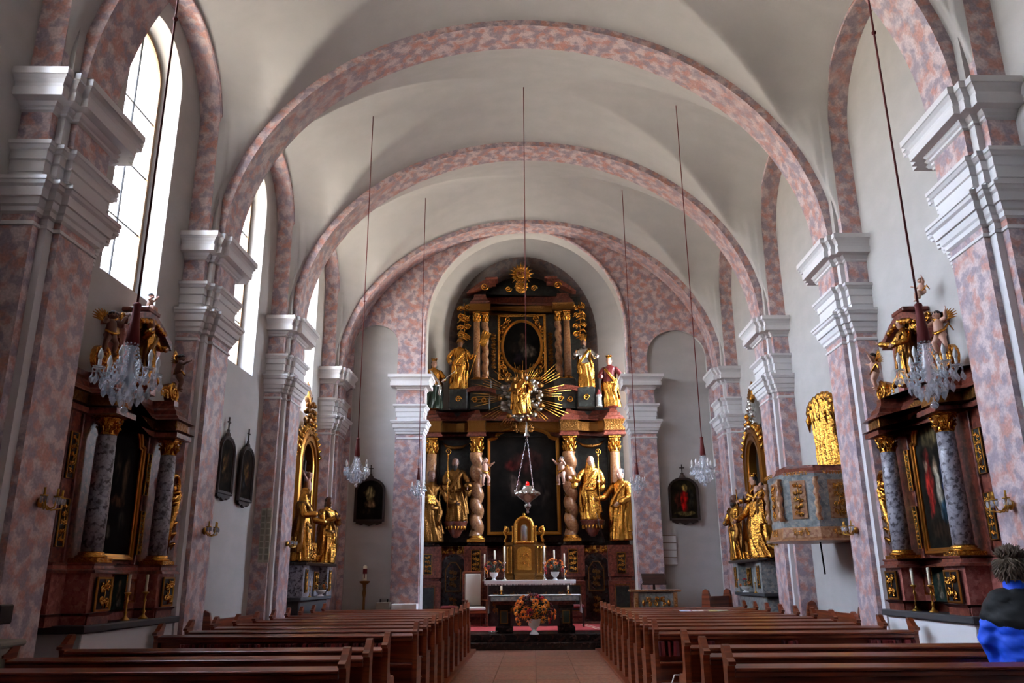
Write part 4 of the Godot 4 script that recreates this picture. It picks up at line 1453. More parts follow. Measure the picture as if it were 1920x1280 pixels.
func niche_altar(s: float):
	var dc := (17.93 if s < 0 else 18.5)
	var t := thing("niche_altar", "gilded side altar with arched niche near the chancel, %s" % ("crucifix in the niche" if s < 0 else "gold figure in the niche"), "altar", V(s * 5.32, 0, dc), PI / 2 if s < 0 else -PI / 2)
	obj("mensa", MB.new().box(Vector3(0, .6, .28), Vector3(2.2, 1.2, .54), .02), M.slate if s < 0 else M.blue_marble, t)
	obj("mensa_slab", MB.new().box(Vector3(0, 1.22, .31), Vector3(2.5, .07, .62), .012), M.slate, t)
	var pr := MB.new()
	pr.box(Vector3(0, 1.58, .22), Vector3(2.3, .64, .44))
	for e: float in [-1.0, 1.0]:
		pr.box(Vector3(e * .98, 1.58, .34), Vector3(.44, .64, .56))
	obj("predella", pr, M.blue_marble if s > 0 else M.grey_marble, t)
	obj("predella_ledge", MB.new().box(Vector3(0, 1.92, .35), Vector3(2.6, .07, .70), .015), M.black_marble, t)
	for e: float in [-1.0, 1.0]:
		carved_panel(t, Vector3(e * .98, 1.58, .625), .16, .46, M.black, 50 + int(e))
		carved_panel(t, Vector3(e * .45, 1.58, .445), .34, .4, M.black_marble, 54 + int(e))
	# niche frame
	var ol := arch_top(.48, 2.42, 4.05, .52, 16)
	var nb := MB.new()
	poly_uv(nb, ol, .05)
	obj("niche_back", nb, M.black, t)
	var f := MB.new()
	frame_loop(f, ol, [[0, .05], [0, .22], [.05, .24], [.06, .28], [.14, .28], [.15, .24], [.22, .26], [.23, .30], [.30, .28], [.32, .2], [.32, .0]])
	obj("niche_frame", f, M.gold_flat, t)
	var base := MB.new()
	base.box(Vector3(0, 2.2, .2), Vector3(1.3, .42, .36), .02)
	scrollwork(base, Vector3(0, 2.18, .4), .9, .36, 8)
	obj("niche_base", base, M.gold, t)
	for e: float in [-1.0, 1.0]:
		var or2 := MB.new()
		scrollwork(or2, Vector3(e * .86, 3.0, .14), .14, 1.3, 60 + int(e))
		or2.spiral(Vector2(e * .78, 4.45), .16, .03, 0, 1.5 * e, .035, .2, 18)
		or2.spiral(Vector2(e * .5, 4.75), .12, .03, 1, 1.5 * e, .03, .2, 16)
		for k in 7:
			var a := .3 + .2 * k
			or2.tube([Vector3(e * cos(a) * .72, 4.1 + sin(a) * .72, .2), Vector3(e * cos(a) * .9, 4.12 + sin(a) * .82, .25), Vector3(e * cos(a + .2) * .98, 4.1 + sin(a + .2) * .9, .15)], [.05, .07, .02], 6)
		or2.tube([Vector3(e * .86, 2.4, .14), Vector3(e * .86, 3.7, .14), Vector3(e * .8, 4.3, .18), Vector3(e * .5, 4.7, .2)], .04, 6)
		obj("niche_ornament", or2, M.gold, t)
	# crowning cloud with putti heads and rays
	var cl := MB.new()
	var rng := RandomNumberGenerator.new()
	rng.seed = 12 + int(s)
	for k in 34:
		var a := rng.randf() * TAU
		var r := rng.randf_range(.12, .30)
		cl.ell(Vector3(cos(a) * r * .9, 5.15 + sin(a) * r * 1.35, .16 + rng.randf() * .12), Vector3.ONE * rng.randf_range(.045, .085), 8, 6)
	obj("cloud", cl, M.silver if s > 0 else M.gold_dull, t)
	var ry := MB.new()
	for k in 13:
		var a := PI / 2 + (k - 6) * .13
		ry.tube([Vector3(cos(a) * .2, 5.4 + sin(a) * .1, .14), Vector3(cos(a) * .62, 5.4 + sin(a) * .62 * (1.0 - .04 * absf(k - 6)), .12)], [.012, .03], 4, true, .4)
	obj("rays", ry, M.gold, t)
	for k in 3:
		ry = MB.new()
		ry.ell(Vector3(-.12 + .12 * k, 5.0 + .16 * (k % 2), .3), Vector3(.06, .07, .06), 9, 6)
		obj("cherub_head", ry, M.gold, t)
	var fc := PI / 2 if s < 0 else -PI / 2
	if s < 0:
		var c := thing("crucifix", "pale carved crucifix inside the dark niche of the gilded altar", "crucifix", V(-5.12, 2.5, dc), fc)
		obj("cross", MB.new().box(Vector3(0, .85, -.04), Vector3(.09, 1.7, .05), .01).box(Vector3(0, 1.42, -.04), Vector3(.8, .09, .05), .01), M.dark_wood, c)
		var b := MB.new()
		b.tube([Vector3(.02, .35, .02), Vector3(0, .62, .07), Vector3(.02, .8, .03)], [.03, .045, .06], 8)
		b.tube([Vector3(.02, .78, .03), Vector3(.0, .95, .05), Vector3(0, 1.12, .06), Vector3(0, 1.25, .05)], [.085, .07, .1, .06], 10)
		b.ell(Vector3(-.03, 1.36, .08), Vector3(.06, .08, .065), 10, 7)
		for e: float in [-1.0, 1.0]:
			b.tube([Vector3(e * .08, 1.24, .05), Vector3(e * .22, 1.32, .04), Vector3(e * .37, 1.43, .02)], [.04, .03, .022], 7)
			finger_hand(b, Vector3(e * .37, 1.43, .02), Vector3(e, .5, 0), Vector3.UP, .045)
		obj("corpus", b, M.skin, c)
		obj("loincloth", MB.new().tube([Vector3(-.1, .82, .03), Vector3(0, .78, .08), Vector3(.1, .84, .04), Vector3(.15, .7, .02)], [.05, .06, .05, .02], 8), M.gold, c)
		figure("saint_statue", "gilded mourning woman statue with one arm spread beside the crucifix niche", V(-4.83, 1.96, dc - 1.0), fc, 1.5, {"seed": 4.0, "hair": "veil", "hair_mat": M.gold, "skin": M.gold_dull, "mantle": M.gold_dull, "width": 1.15, "look": .4, "arms": [[Vector3(-.18, .62, .06), Vector3(-.04, .64, .2)], [Vector3(.22, .58, .08), Vector3(.30, .54, .24)]]})
		figure("saint_statue", "gilded statue of a man with dark hair and folded hands beside the crucifix niche", V(-4.83, 1.96, dc + 1.0), fc - .5, 1.5, {"seed": 5.5, "hair": "long", "skin": M.skin_dark, "mantle": M.gold_dull, "width": 1.15, "look": -.3, "arms": [[Vector3(-.17, .6, .08), Vector3(-.02, .68, .18)], [Vector3(.17, .6, .08), Vector3(.03, .67, .19)]]})
	else:
		figure("saint_statue", "small gilded crowned figure standing inside the dark niche of the gilded altar", V(5.06, 2.45, dc), fc, 1.35, {"seed": 7.0, "hair": "long", "hat": "crown", "mantle": M.gold, "arms": [[Vector3(-.2, .62, .06), Vector3(-.3, .6, .2)], [Vector3(.17, .6, .06), Vector3(.1, .68, .16)]], "attr": "staff", "attr_hand": 0, "up": .22, "down": .3})
		figure("saint_statue", "gilded bearded statue holding a long staff beside the gilded niche", V(4.83, 1.96, dc + 1.0), fc + .3, 1.5, {"seed": 8.0, "hair": "long", "beard": true, "skin": M.skin_dark, "mantle": M.gold_dull, "width": 1.1, "look": .3, "arms": [[Vector3(-.17, .6, .08), Vector3(-.04, .56, .18)], [Vector3(.26, .68, .06), Vector3(.38, .66, .12)]], "attr": "spear", "attr_hand": 1, "up": .2, "down": .6, "tilt": Vector3(.22, 1, 0), "attr_mat": M.dark_wood})
		figure("saint_statue", "gilded bending woman statue reaching towards the gilded niche", V(4.83, 1.96, dc - 1.0), fc + .5, 1.5, {"seed": 9.0, "hair": "veil", "hair_mat": M.gold, "mantle": M.gold, "width": 1.2, "lean": .05, "look": .3, "arms": [[Vector3(-.2, .6, .1), Vector3(-.2, .52, .26)], [Vector3(.24, .56, .08), Vector3(.34, .5, .22)]]})
	bouquet("small vase of sunflowers on the %s" % ("crucifix altar" if s < 0 else "altar with the gold niche figure"), V(s * 4.72, 1.255, dc + (.35 if s < 0 else .3)), .12, .34, 7, 5 + int(s), M.white_cloth)
	for k in 2:
		candlestick("short candlestick on the %s, %s" % ["crucifix altar" if s < 0 else "gold niche altar", "away from the flowers" if k == 0 else "on the chancel side of the flowers"], V(s * 4.72, 1.255, dc - .55 + 1.5 * k), .22, .1, M.brass, "niche altar candles %s" % ("window side" if s < 0 else "pulpit side"))
func bouquet(label: String, at: Vector3, vr: float, h: float, n: int, sd: int, vase: Material, yellow := .6):
	var t := thing("flower_arrangement", label, "flowers", at)
	var vh := h * .36
	obj("vase", MB.new().lathe([[vr * .62, 0], [vr * .6, vh * .05], [vr * .3, vh * .25], [vr * .32, vh * .35], [vr * .75, vh * .6], [vr * .85, vh * .8], [vr * .95, vh]], Vector3(), 16), vase, t)
	var rng := RandomNumberGenerator.new()
	rng.seed = sd
	var lv := MB.new()
	var fl_mats := [new_mat(Color(.93, .47, .06), .6), new_mat(Color(.94, .58, .09), .6), new_mat(Color(.34, .04, .07), .7), new_mat(Color(.72, .10, .16), .7)]
	for k in n * 2:
		var a := rng.randf() * TAU
		var e := rng.randf_range(.1, 1.25)
		var r := h * .42 * rng.randf_range(.5, .95)
		var p := Vector3(cos(a) * cos(e) * r * 1.05, vh + h * .12 + sin(e) * r, sin(a) * cos(e) * r)
		lv.tube([Vector3(0, vh * .8, 0), p * .6 + Vector3(0, vh * .3, 0), p], [h * .008, h * .006, h * .004], 4)
		lv.tube([p * .8 + Vector3(0, vh * .2, 0), p + Vector3(cos(a), .2, sin(a)) * h * .04, p + Vector3(cos(a + .5), -.2, sin(a + .5)) * h * .1], [h * .008, h * .04, h * .004], 6, true, .3)
	obj("foliage", lv, M.leaf, t)
	for k in n:
		var a := k * 2.399 + rng.randf() * .3
		var e := asin(clampf(lerpf(-.42, .97, (k + .5) / n), -1, 1))
		var r := h * .5 * rng.randf_range(.78, 1.06)
		var dir := Vector3(cos(a) * cos(e), sin(e), sin(a) * cos(e))
		var p := Vector3(0, vh + h * .14, 0) + Vector3(dir.x * r, dir.y * r * .9, dir.z * r)
		var m: Material = fl_mats[(0 if rng.randf() < .6 else 1) if rng.randf() < yellow else (2 if rng.randf() < .6 else 3)]
		var fm := MB.new()
		var fs := h * rng.randf_range(.082, .115)
		fm.t = Transform3D(Basis(Quaternion(Vector3.UP, dir)), p)
		var np := 10
		for j in np:
			var b := TAU * j / np
			fm.tube([Vector3(cos(b) * fs * .3, 0, sin(b) * fs * .3), Vector3(cos(b) * fs * .8, fs * .18, sin(b) * fs * .8), Vector3(cos(b) * fs * 1.15, 0, sin(b) * fs * 1.15)], [fs * .16, fs * .24, fs * .05], 5, true, .4)
		var bl := obj("blossom", fm, m, t)
		var ct := MB.new()
		ct.ell(p + dir * fs * .1, Vector3.ONE * fs * .36, 8, 5)
		obj("blossom_centre", ct, new_mat(Color(.16, .07, .03), .8), bl)
func pulpit():
	var t := thing("pulpit", "grey marbled pulpit with gilded ornament and gold curtain backboard", "pulpit", V(4.72, 0, 13.95))
	var r := .74
	var pts := PackedVector2Array()
	for k in 7:
		var a := -PI / 2 - PI * k / 6.0
		pts.append(Vector2(cos(a) * r, -sin(a) * r))
	# plan in x (towards the nave is negative) and d; the back meets the wall
	var pl := PackedVector2Array([Vector2(.6, -.62), Vector2(-.1, -.66), Vector2(-.58, -.34), Vector2(-.58, .34), Vector2(-.1, .66), Vector2(.6, .62)])
	var f := func(x, y, dd): return Vector3(x, y, -dd)
	var b := MB.new()
	mould(b, pl, [[2.36, 0.0], [3.22, 0.0]], f, 1.0)
	obj("parapet", b, M.blue_marble, t)
	var lo := MB.new()
	mould(lo, pl, [[2.14, -.12], [2.17, -.05], [2.2, -.05], [2.36, .0], [2.36, .05], [2.42, .06], [2.46, .0]], f, 1.0)
	obj("lower_moulding", lo, M.tan_marble, t)
	var up := MB.new()
	mould(up, pl, [[3.16, .0], [3.2, .04], [3.25, .05], [3.27, .1], [3.33, .13], [3.37, .13]], f, 1.0)
	obj("upper_moulding", up, M.red_marble, t)
	for i in 5:
		var a := pl[i]
		var c := pl[i + 1]
		var m := (a + c) / 2
		var dir := (c - a).normalized()
		var nrm := Vector3(dir.y, 0, dir.x)   # outward
		var w := (c - a).length()
		var hld := Node3D.new()
		var bas := Basis(Vector3(dir.x, 0, -dir.y), Vector3.UP, Vector3(dir.x, 0, -dir.y).cross(Vector3.UP))
		if bas.z.dot(Vector3(m.x, 0, -m.y)) < 0:
			bas = Basis(-bas.x, Vector3.UP, -bas.z)
		var x0 := Transform3D(bas, Vector3(m.x, 0, -m.y))
		var pn := MB.new()
		pn.t = x0
		pn.box(Vector3(0, 2.8, .01), Vector3(w * .44, .62, .02), .006)
		obj("panel", pn, M.tan_marble, t)
		var g := MB.new()
		g.t = x0
		scrollwork(g, Vector3(0, 2.8, .03), w * .3, .56, 70 + i)
		obj("panel_carving", g, M.gold, t)
		g = MB.new()
		g.t = x0
		scrollwork(g, Vector3(0, 2.28, .06), w * .5, .12, 80 + i)
		obj("base_carving", g, M.gold, t)
		g = MB.new()
		g.t = x0
		scrollwork(g, Vector3(0, 3.22, .08), w * .7, .07, 90 + i)
		obj("rim_carving", g, M.gold, t)
	for i in range(1, 5):
		var c := MB.new()
		var p := pl[i]
		var fq := func(u: float, v: float):
			var ph := u * TAU * 4.0
			return Vector3(p.x * 1.05 + cos(ph) * .012 + cos(-TAU * v) * .045, lerpf(2.46, 3.15, u), -p.y * 1.05 + sin(ph) * .012 + sin(-TAU * v) * .045)
		c.grid(40, 10, fq)
		obj("corner_column", c, M.tan_marble, t)
	obj("floor_board", MB.new().box(Vector3(0, 2.2, 0), Vector3(.9, .05, 1.0)), M.tan_marble, t)
	obj("hanging_rod", MB.new().tube([Vector3(.1, 2.16, 0), Vector3(.12, 1.62, 0)], .014, 6), M.iron, t)
	# golden curtain backboard on the wall
	var bb := MB.new()
	var fb := func(u: float, v: float):
		var x := lerpf(-.62, .62, v)
		var y := lerpf(3.30, 4.62, u) - .10 * pow(absf(x) / .62, 2) * u
		var w := 1.0 - .22 * (1.0 - u) + .05 * sin(u * 9.0)
		return Vector3(.46 - .045 * pow(absf(sin(v * 17.0 + .8 * sin(u * 5.0 + v * 3.0))), .6) - .02 * sin(v * 61.0 + u * 6.0) - .05 * u - .06 * sin(PI * v), y, x * w)
	bb.grid(30, 110, fb)
	bb.grid(24, 4, func(u, v): return Vector3(.58, lerpf(3.30, 4.6, u), lerpf(-.5, .5, v)))
	for k in 9:
		var a := PI * k / 8
		bb.ell(Vector3(.36, 4.45 + .16 * sin(a), cos(a) * .55), Vector3(.06, .09, .11), 8, 6)
	for k in 5:
		bb.tube([Vector3(.40, 4.5, -.6 + .3 * k), Vector3(.33, 4.3, -.55 + .28 * k), Vector3(.36, 4.1, -.62 + .3 * k)], [.03, .05, .01], 6)
	obj("curtain_backboard", bb, M.gold, t)
	figure("saint_statue", "small gilded figure seated at the corner of the pulpit parapet", V(4.08, 2.48, 14.52), -PI / 2 + .5, .72, {"seed": 3.0, "mantle": M.gold_dull})
func station(label: String, at: Vector3, turn: float, w: float, h: float, mat: Material):
	var t := thing("station_picture", label, "picture", at, turn)
	var ol := arch_top(w / 2, 0, h * .62, h * .22, 14)
	picture(t, ol, .04, mat, .06, M.frame_wood)
	var b := MB.new()
	b.poly(ol, .03)
	obj("back_board", b, M.frame_wood, t)
	var sk := MB.new()
	var sp := PackedVector2Array([Vector2(-w * .5, -.05), Vector2(w * .5, -.05), Vector2(w * .5, -.10), Vector2(w * .3, -.14), Vector2(w * .2, -.11), Vector2(0, -.17), Vector2(-w * .2, -.11), Vector2(-w * .3, -.14), Vector2(-w * .5, -.10)])
	sk.poly(sp, .05)
	obj("apron", sk, M.frame_wood, t)
	var c := MB.new()
	var y0 := h * .84
	c.lathe([[.09, y0 + .03], [.07, y0 + .1], [.04, y0 + .13], [.04, y0 + .17]], Vector3(0, 0, .03), 8, false, 1, .5)
	c.box(Vector3(0, y0 + .27, .03), Vector3(.025, .24, .02), .003)
	c.box(Vector3(0, y0 + .30, .03), Vector3(.13, .025, .02), .003)
	obj("cross_finial", c, M.frame_wood, t)
func tag_stuff(o: Node):
	o.set_meta("kind", "stuff")
func sconce(label: String, at: Vector3, turn: float):
	var t := thing("wall_sconce", label, "sconce", at, turn, "pier sconces")
	obj("wall_plate", MB.new().lathe([[.05, 0], [.055, .02], [.02, .045]].map(func(q): return [q[0], q[1]]), Vector3(), 12), M.brass, t).rotation.x = PI / 2
	var a := MB.new()
	var cr := MB.new()
	for e: float in [-1.0, 0.0, 1.0]:
		var tip := Vector3(e * .15, .04, .17 - .04 * absf(e))
		a.tube([Vector3(0, 0, .03), Vector3(e * .06, -.07, .09), Vector3(e * .13, -.05, .15), tip], [.012, .010, .009, .008], 6)
		a.lathe([[.008, 0], [.035, .008], [.04, .018], [.012, .02]], tip, 10)
		a.lathe([[.011, .02], [.011, .09]], tip, 8)
		for k in 5:
			var b := TAU * k / 5
			cr.ell(tip + Vector3(cos(b) * .03, -.025, sin(b) * .03), Vector3(.012, .035, .012), 6, 4)
			cr.tube([tip + Vector3(cos(b) * .03, .005, sin(b) * .03), tip + Vector3(cos(b + TAU / 5) * .03, .005, sin(b + TAU / 5) * .03)], .004, 4)
	obj("arms", a, M.brass, t)
	cr.st.set_smooth_group(0)
	tag_stuff(obj("glass_drops", cr, M.crystal, t))
func chandelier(label: String, at: Vector3, hook_y: float, sc: float):
	# at = centre of the arm ring; hung from hook_y
	var t := thing("chandelier", label, "chandelier", at, 0.0, "crystal chandeliers")
	var top := (hook_y - at.y)
	obj("rod", MB.new().tube([Vector3(0, .52 * sc, 0), Vector3(0, top, 0)], .009, 6), M.red_cord, t)
	obj("cord_knot", MB.new().ell(Vector3(0, minf(top - .5, 3.2), 0), Vector3(.022, .022, .022), 8, 5), M.red_cord, t)
	obj("velvet_sleeve", MB.new().lathe([[.012, .57], [.028, .56], [.032, .545], [.026, .53], [.034, .42], [.052, .235], [.03, .225]].map(func(q): return [q[0] * sc, q[1] * sc]), Vector3(), 12), M.red_cord, t)
	var st := MB.new()
	st.lathe([[.015, -.22], [.05, -.16], [.03, -.1], [.07, -.02], [.04, .05], [.05, .10], [.025, .15], [.035, .2], [.02, .24]].map(func(q): return [q[0] * sc, q[1] * sc]), Vector3(), 10)
	obj("stem", st, M.crystal, t)
	var n := 6
	for k in n:
		var an := TAU * k / n + .35
		var d := Vector3(cos(an), 0, sin(an))
		var a := MB.new()
		a.tube([d * .03 * sc, (d * .10 + Vector3(0, -.07, 0)) * sc, (d * .17 + Vector3(0, -.06, 0)) * sc, (d * .205 + Vector3(0, .0, 0)) * sc], [.012 * sc, .012 * sc, .011 * sc, .01 * sc], 6)
		a.lathe([[.01, 0], [.04, .01], [.045, .022], [.015, .02]].map(func(q): return [q[0] * sc, q[1] * sc]), (d * .205 + Vector3(0, .0, 0)) * sc, 10)
		var arm := obj("arm", a, M.crystal, t)
		var bu := MB.new()
		var bt := (d * .205 + Vector3(0, .02, 0)) * sc
		bu.lathe([[.013, 0], [.013, .055]].map(func(q): return [q[0] * sc, q[1] * sc]), bt, 8)
		bu.lathe([[.012, .055], [.02, .08], [.018, .105], [.004, .145]].map(func(q): return [q[0] * sc, q[1] * sc]), bt, 8)
		obj("candle_bulb", bu, M.white_cloth, arm)
		var dr := MB.new()
		for j in 5:
			var b := TAU * j / 5
			var p := bt + Vector3(cos(b) * .04, -.01, sin(b) * .04) * sc
			dr.tube([p, p + Vector3(0, -.05, 0) * sc], .004 * sc, 4)
			dr.lathe([[.002, -.12], [.016, -.1], [.02, -.08], [.003, -.05]].map(func(q): return [q[0] * sc, q[1] * sc]), p, 6, false)
		obj("drops", dr, M.crystal, arm)
	var bd := MB.new()
	for k in 10:
		var an := TAU * k / 10
		var d := Vector3(cos(an), 0, sin(an))
		for j in 9:
			var u := j / 8.0
			bd.ell((d * lerpf(.045, .13, pow(u, 1.6)) + Vector3(0, lerpf(.23, .0, u), 0)) * sc, Vector3.ONE * .010 * sc, 6, 4)
		for j in 7:
			var u := j / 6.0
			bd.ell((d * lerpf(.15, .03, u) + Vector3(0, lerpf(-.02, -.2, u) - .03 * sin(PI * u), 0)) * sc, Vector3.ONE * .010 * sc, 6, 4)
	for k in 16:
		var an := TAU * k / 16
		var d := Vector3(cos(an), 0, sin(an))
		var p := (d * (.15 if k % 2 else .09) + Vector3(0, -.10 if k % 2 else -.15, 0)) * sc
		bd.lathe([[.003, -.1], [.02, -.075], [.024, -.05], [.004, 0]].map(func(q): return [q[0] * sc, q[1] * sc]), p, 6, false)
	bd.ell(Vector3(0, -.29, 0) * sc, Vector3.ONE * .032 * sc, 10, 7)
	bd.tube([Vector3(0, -.2, 0) * sc, Vector3(0, -.27, 0) * sc], .005 * sc, 5)
	obj("bead_chains", bd, M.crystal, t)

# ---------- high altar and sanctuary ----------
func high_altar():
	var ax := -.29
	var t := thing("high_altar", "towering dark marble and gold high altar filling the chancel", "altar", V(ax, 0, 24.2))
	var f := func(x, y, dd): return Vector3(x, y, dd)
	var plan := PackedVector2Array([Vector2(3.15, -.4), Vector2(3.15, .3), Vector2(2.42, .3), Vector2(2.42, .06), Vector2(1.75, -.02), Vector2(1.75, .26), Vector2(1.08, .26), Vector2(1.08, -.12), Vector2(-1.08, -.12), Vector2(-1.08, .26), Vector2(-1.75, .26), Vector2(-1.75, -.02), Vector2(-2.42, .06), Vector2(-2.42, .3), Vector2(-3.15, .3), Vector2(-3.15, -.4)])
	var b := MB.new()
	mould(b, plan, [[.33, .06], [.5, .06], [.55, .0], [1.5, .0], [1.53, .06], [1.60, .07], [1.63, .0], [2.5, 0.0]], f, -1.0)
	obj("base", b, M.red_marble, t)
	var lg := MB.new()
	mould(lg, plan, [[2.46, .0], [2.5, .03], [2.54, .07], [2.62, .08]], f, -1.0)
	obj("ledge", lg, M.black_marble, t)
	for e: float in [-1.0, 1.0]:
		carved_panel(t, Vector3(e * 1.41, 2.07, .27), .27, .66, M.black_marble, 100 + int(e))
		carved_panel(t, Vector3(e * 2.80, 2.0, .31), .25, .58, M.black_marble, 104 + int(e))
		obj("lower_panel", MB.new().box(Vector3(e * 1.41, 1.05, .265), Vector3(.4, .7, .02), .005), M.green_marble, t)
		obj("lower_panel", MB.new().box(Vector3(e * 2.80, 1.0, .305), Vector3(.42, .7, .02), .005), M.green_marble, t)
		for c in [[1.41, .285], [2.80, .325]]:
			var fr := MB.new()
			frame_loop(fr, PackedVector2Array([Vector2(e * c[0] - .2, .7), Vector2(e * c[0] + .2, .7), Vector2(e * c[0] + .2, 1.4), Vector2(e * c[0] - .2, 1.4)]), [[-.01, c[1] - .02], [-.01, c[1]], [.012, c[1]], [.012, c[1] - .03]])
			obj("lower_panel_frame", fr, M.gold_dull, t)
		# passage doors
		var dp := arch_top(.36, .4, 1.95, .34, 12)
		var rc := MB.new()
		rc.t = Transform3D(Basis(), Vector3(e * 2.08, 0, 0))
		frame_loop(rc, dp, [[.0, .03], [0, .1], [.05, .12], [.10, .1], [.10, .02]])
		obj("door_arch", rc, M.red_marble, t)
		var dr := MB.new()
		dr.t = Transform3D(Basis(), Vector3(e * 2.08, 0, .055))
		dr.poly(dp, .03)
		var dobj := obj("door", dr, M.black_marble, t)
		var dc := MB.new()
		var op := PackedVector2Array([Vector2(-.22, 1.25), Vector2(.22, 1.25), Vector2(.22, 1.85), Vector2(.08, 2.05), Vector2(-.08, 2.05), Vector2(-.22, 1.85)])
		dc.t = Transform3D(Basis(), Vector3(e * 2.08, 0, .09))
		frame_loop(dc, op, [[-.012, 0], [-.012, .015], [.012, .015], [.012, -.01]])
		scrollwork(dc, Vector3(0, 1.6, .02), .26, .5, 112)
		scrollwork(dc, Vector3(0, .85, .02), .26, .5, 114)
		obj("door_carving", dc, M.gold_dull, dobj)
		var oc := MB.new()
		scrollwork(oc, Vector3(e * 2.08, 2.40, .16), .8, .24, 120 + int(e))
		for k in 7:
			var a := PI * k / 6
			oc.tube([Vector3(e * 2.08 + cos(a) * .4, 1.98 + sin(a) * .34, .14), Vector3(e * 2.08 + cos(a) * .5, 2.0 + sin(a) * .42, .18), Vector3(e * 2.08 + cos(a + .3) * .52, 2.02 + sin(a + .3) * .36, .12)], [.02, .05, .01], 6)
		obj("door_crest", oc, M.gold, t)
	# main storey
	obj("back_panel", MB.new().box(Vector3(0, 4.6, -.42), Vector3(6.4, 4.2, .08)), M.green_marble, t)
	for e: float in [-1.0, 1.0]:
		column(t, Vector3(e * 1.41, 2.62, .0), .185, 2.65, .46, M.tan_marble, true, true)
		column(t, Vector3(e * 2.78, 2.62, .02), .17, 2.62, .48, M.tan_marble)
		obj("pilaster", MB.new().box(Vector3(e * 1.41, 4.2, -.3), Vector3(.5, 3.1, .16), .01), M.green_marble, t)
		obj("pilaster", MB.new().box(Vector3(e * 2.85, 4.2, -.3), Vector3(.5, 3.1, .16), .01), M.green_marble, t)
		# consoles for the inner statues
		var cs := MB.new()
		cs.lathe([[.05, 2.75], [.12, 2.8], [.16, 2.9], [.26, 3.05], [.30, 3.1], [.30, 3.16], [.33, 3.19], [.33, 3.215]], Vector3(e * 2.02, 0, .12), 18, true, 1.1, .8)
		obj("console", cs, M.red_marble, t)
		var cg := MB.new()
		for k in 9:
			var a := PI * (k + .5) / 9
			cg.ell(Vector3(e * 2.02 + cos(a) * .29, 3.03, .12 + sin(a) * .22), Vector3(.035, .07, .03), 6, 5)
		obj("console_fringe", cg, M.gold, t)
		var gl := MB.new()
		gl.tube([Vector3(e * 1.66, 5.6, -.2), Vector3(e * 1.85, 5.47, -.1), Vector3(e * 2.1, 5.44, -.06), Vector3(e * 2.35, 5.5, -.1), Vector3(e * 2.5, 5.64, -.2)], [.02, .05, .06, .05, .02], 8)
		obj("garland", gl, M.gold_dull, t)
	var ol := PackedVector2Array([Vector2(-1.0, 2.92), Vector2(1.0, 2.92), Vector2(1.0, 5.62), Vector2(.86, 5.66)])
	for k in 13:
		var a := PI * k / 12
		ol.append(Vector2(cos(a) * .78, 5.70 + sin(a) * .26))
	ol.append(Vector2(-.86, 5.66))
	ol.append(Vector2(-1.0, 5.62))
	picture(t, ol, -.05, canvas(61, Color(.08, .068, .06), [[.55, .3, .25, .12, Color(.17, .09, .08)], [.38, .55, .10, .10, Color(.27, .22, .20)], [.72, .62, .16, .2, Color(.13, .11, .10)], [.3, .36, .12, .06, Color(.26, .09, .08)], [.52, .58, .06, .06, Color(.32, .28, .25)], [.4, .8, .3, .1, Color(.04, .035, .03)]]), .11, M.gold_flat)
	var cart := MB.new()
	cart.ell(Vector3(0, 6.02, .03), Vector3(.2, .2, .08), 14, 8)
	scrollwork(cart, Vector3(0, 6.02, .05), .7, .34, 131, .03)
	obj("picture_cartouche", cart, M.gold_dull, t)
	# main entablature
	var pe := PackedVector2Array([Vector2(3.12, -.4), Vector2(3.12, .26), Vector2(2.46, .26), Vector2(2.46, .0), Vector2(2.3, -.12), Vector2(2.05, -.18), Vector2(1.82, -.12), Vector2(1.70, .0), Vector2(1.70, .24), Vector2(1.12, .24), Vector2(1.12, -.1), Vector2(-1.12, -.1), Vector2(-1.12, .24), Vector2(-1.70, .24), Vector2(-1.70, .0), Vector2(-1.82, -.12), Vector2(-2.05, -.18), Vector2(-2.3, -.12), Vector2(-2.46, .0), Vector2(-2.46, .26), Vector2(-3.12, .26), Vector2(-3.12, -.4)])
	var en := MB.new()
	mould(en, pe, [[5.74, .0], [5.80, .0], [5.81, .02], [5.86, .03], [5.88, .0]], f, -1.0)
	mould(en, pe, [[6.22, .0], [6.26, .04], [6.32, .06], [6.36, .12], [6.44, .14], [6.48, .2], [6.56, .22], [6.60, .22]], f, -1.0)
	obj("cornice", en, M.red_marble, t)
	var fz := MB.new()
	mould(fz, pe, [[5.88, .0], [5.95, .025], [6.05, .035], [6.15, .025], [6.22, .0]], f, -1.0)
	obj("gilt_frieze", fz, M.gold_dull, t)
	# attic storey
	obj("attic_panel", MB.new().box(Vector3(0, 8.55, -.85), Vector3(3.9, 4.0, .1)), M.green_marble, t)
	for e: float in [-1.0, 1.0]:
		obj("attic_pedestal", MB.new().box(Vector3(e * 1.33, 6.95, -.2), Vector3(.62, .68, .5), .02), M.green_marble, t)
		obj("attic_plinth", MB.new().box(Vector3(e * 1.33, 7.45, -.38), Vector3(.7, .36, .42), .02), M.green_marble, t)
		obj("statue_block", MB.new().box(Vector3(e * 1.97, 6.92, .0), Vector3(.55, .64, .42), .03), M.green_marble, t)
		var bl := MB.new()
		bl.spiral(Vector2(e * 1.97, 6.9), .1, .03, 0, 1.4, .025, .23, 14)
		for k in 2:
			bl.spiral(Vector2(e * (1.18 + .3 * k), 6.9), .1, .03, PI * k, 1.4 * e, .025, .07, 14)
		obj("gilt_scroll", bl, M.gold, t)
		var sg := MB.new()
		var sp := PackedVector2Array()
		for k in 9:
			var u := k / 8.0
			sp.append(Vector2(e * lerpf(1.86, .82, u), 7.10 + .22 * sin(PI * (.15 + .7 * u))))
		for k in 9:
			var u := 1.0 - k / 8.0
			sp.append(Vector2(e * lerpf(1.86, .82, u), 6.98 + .20 * sin(PI * (.15 + .7 * u))))
		sg.poly(sp, .5, -.3)
		obj("segment_pediment", sg, M.red_marble, t)
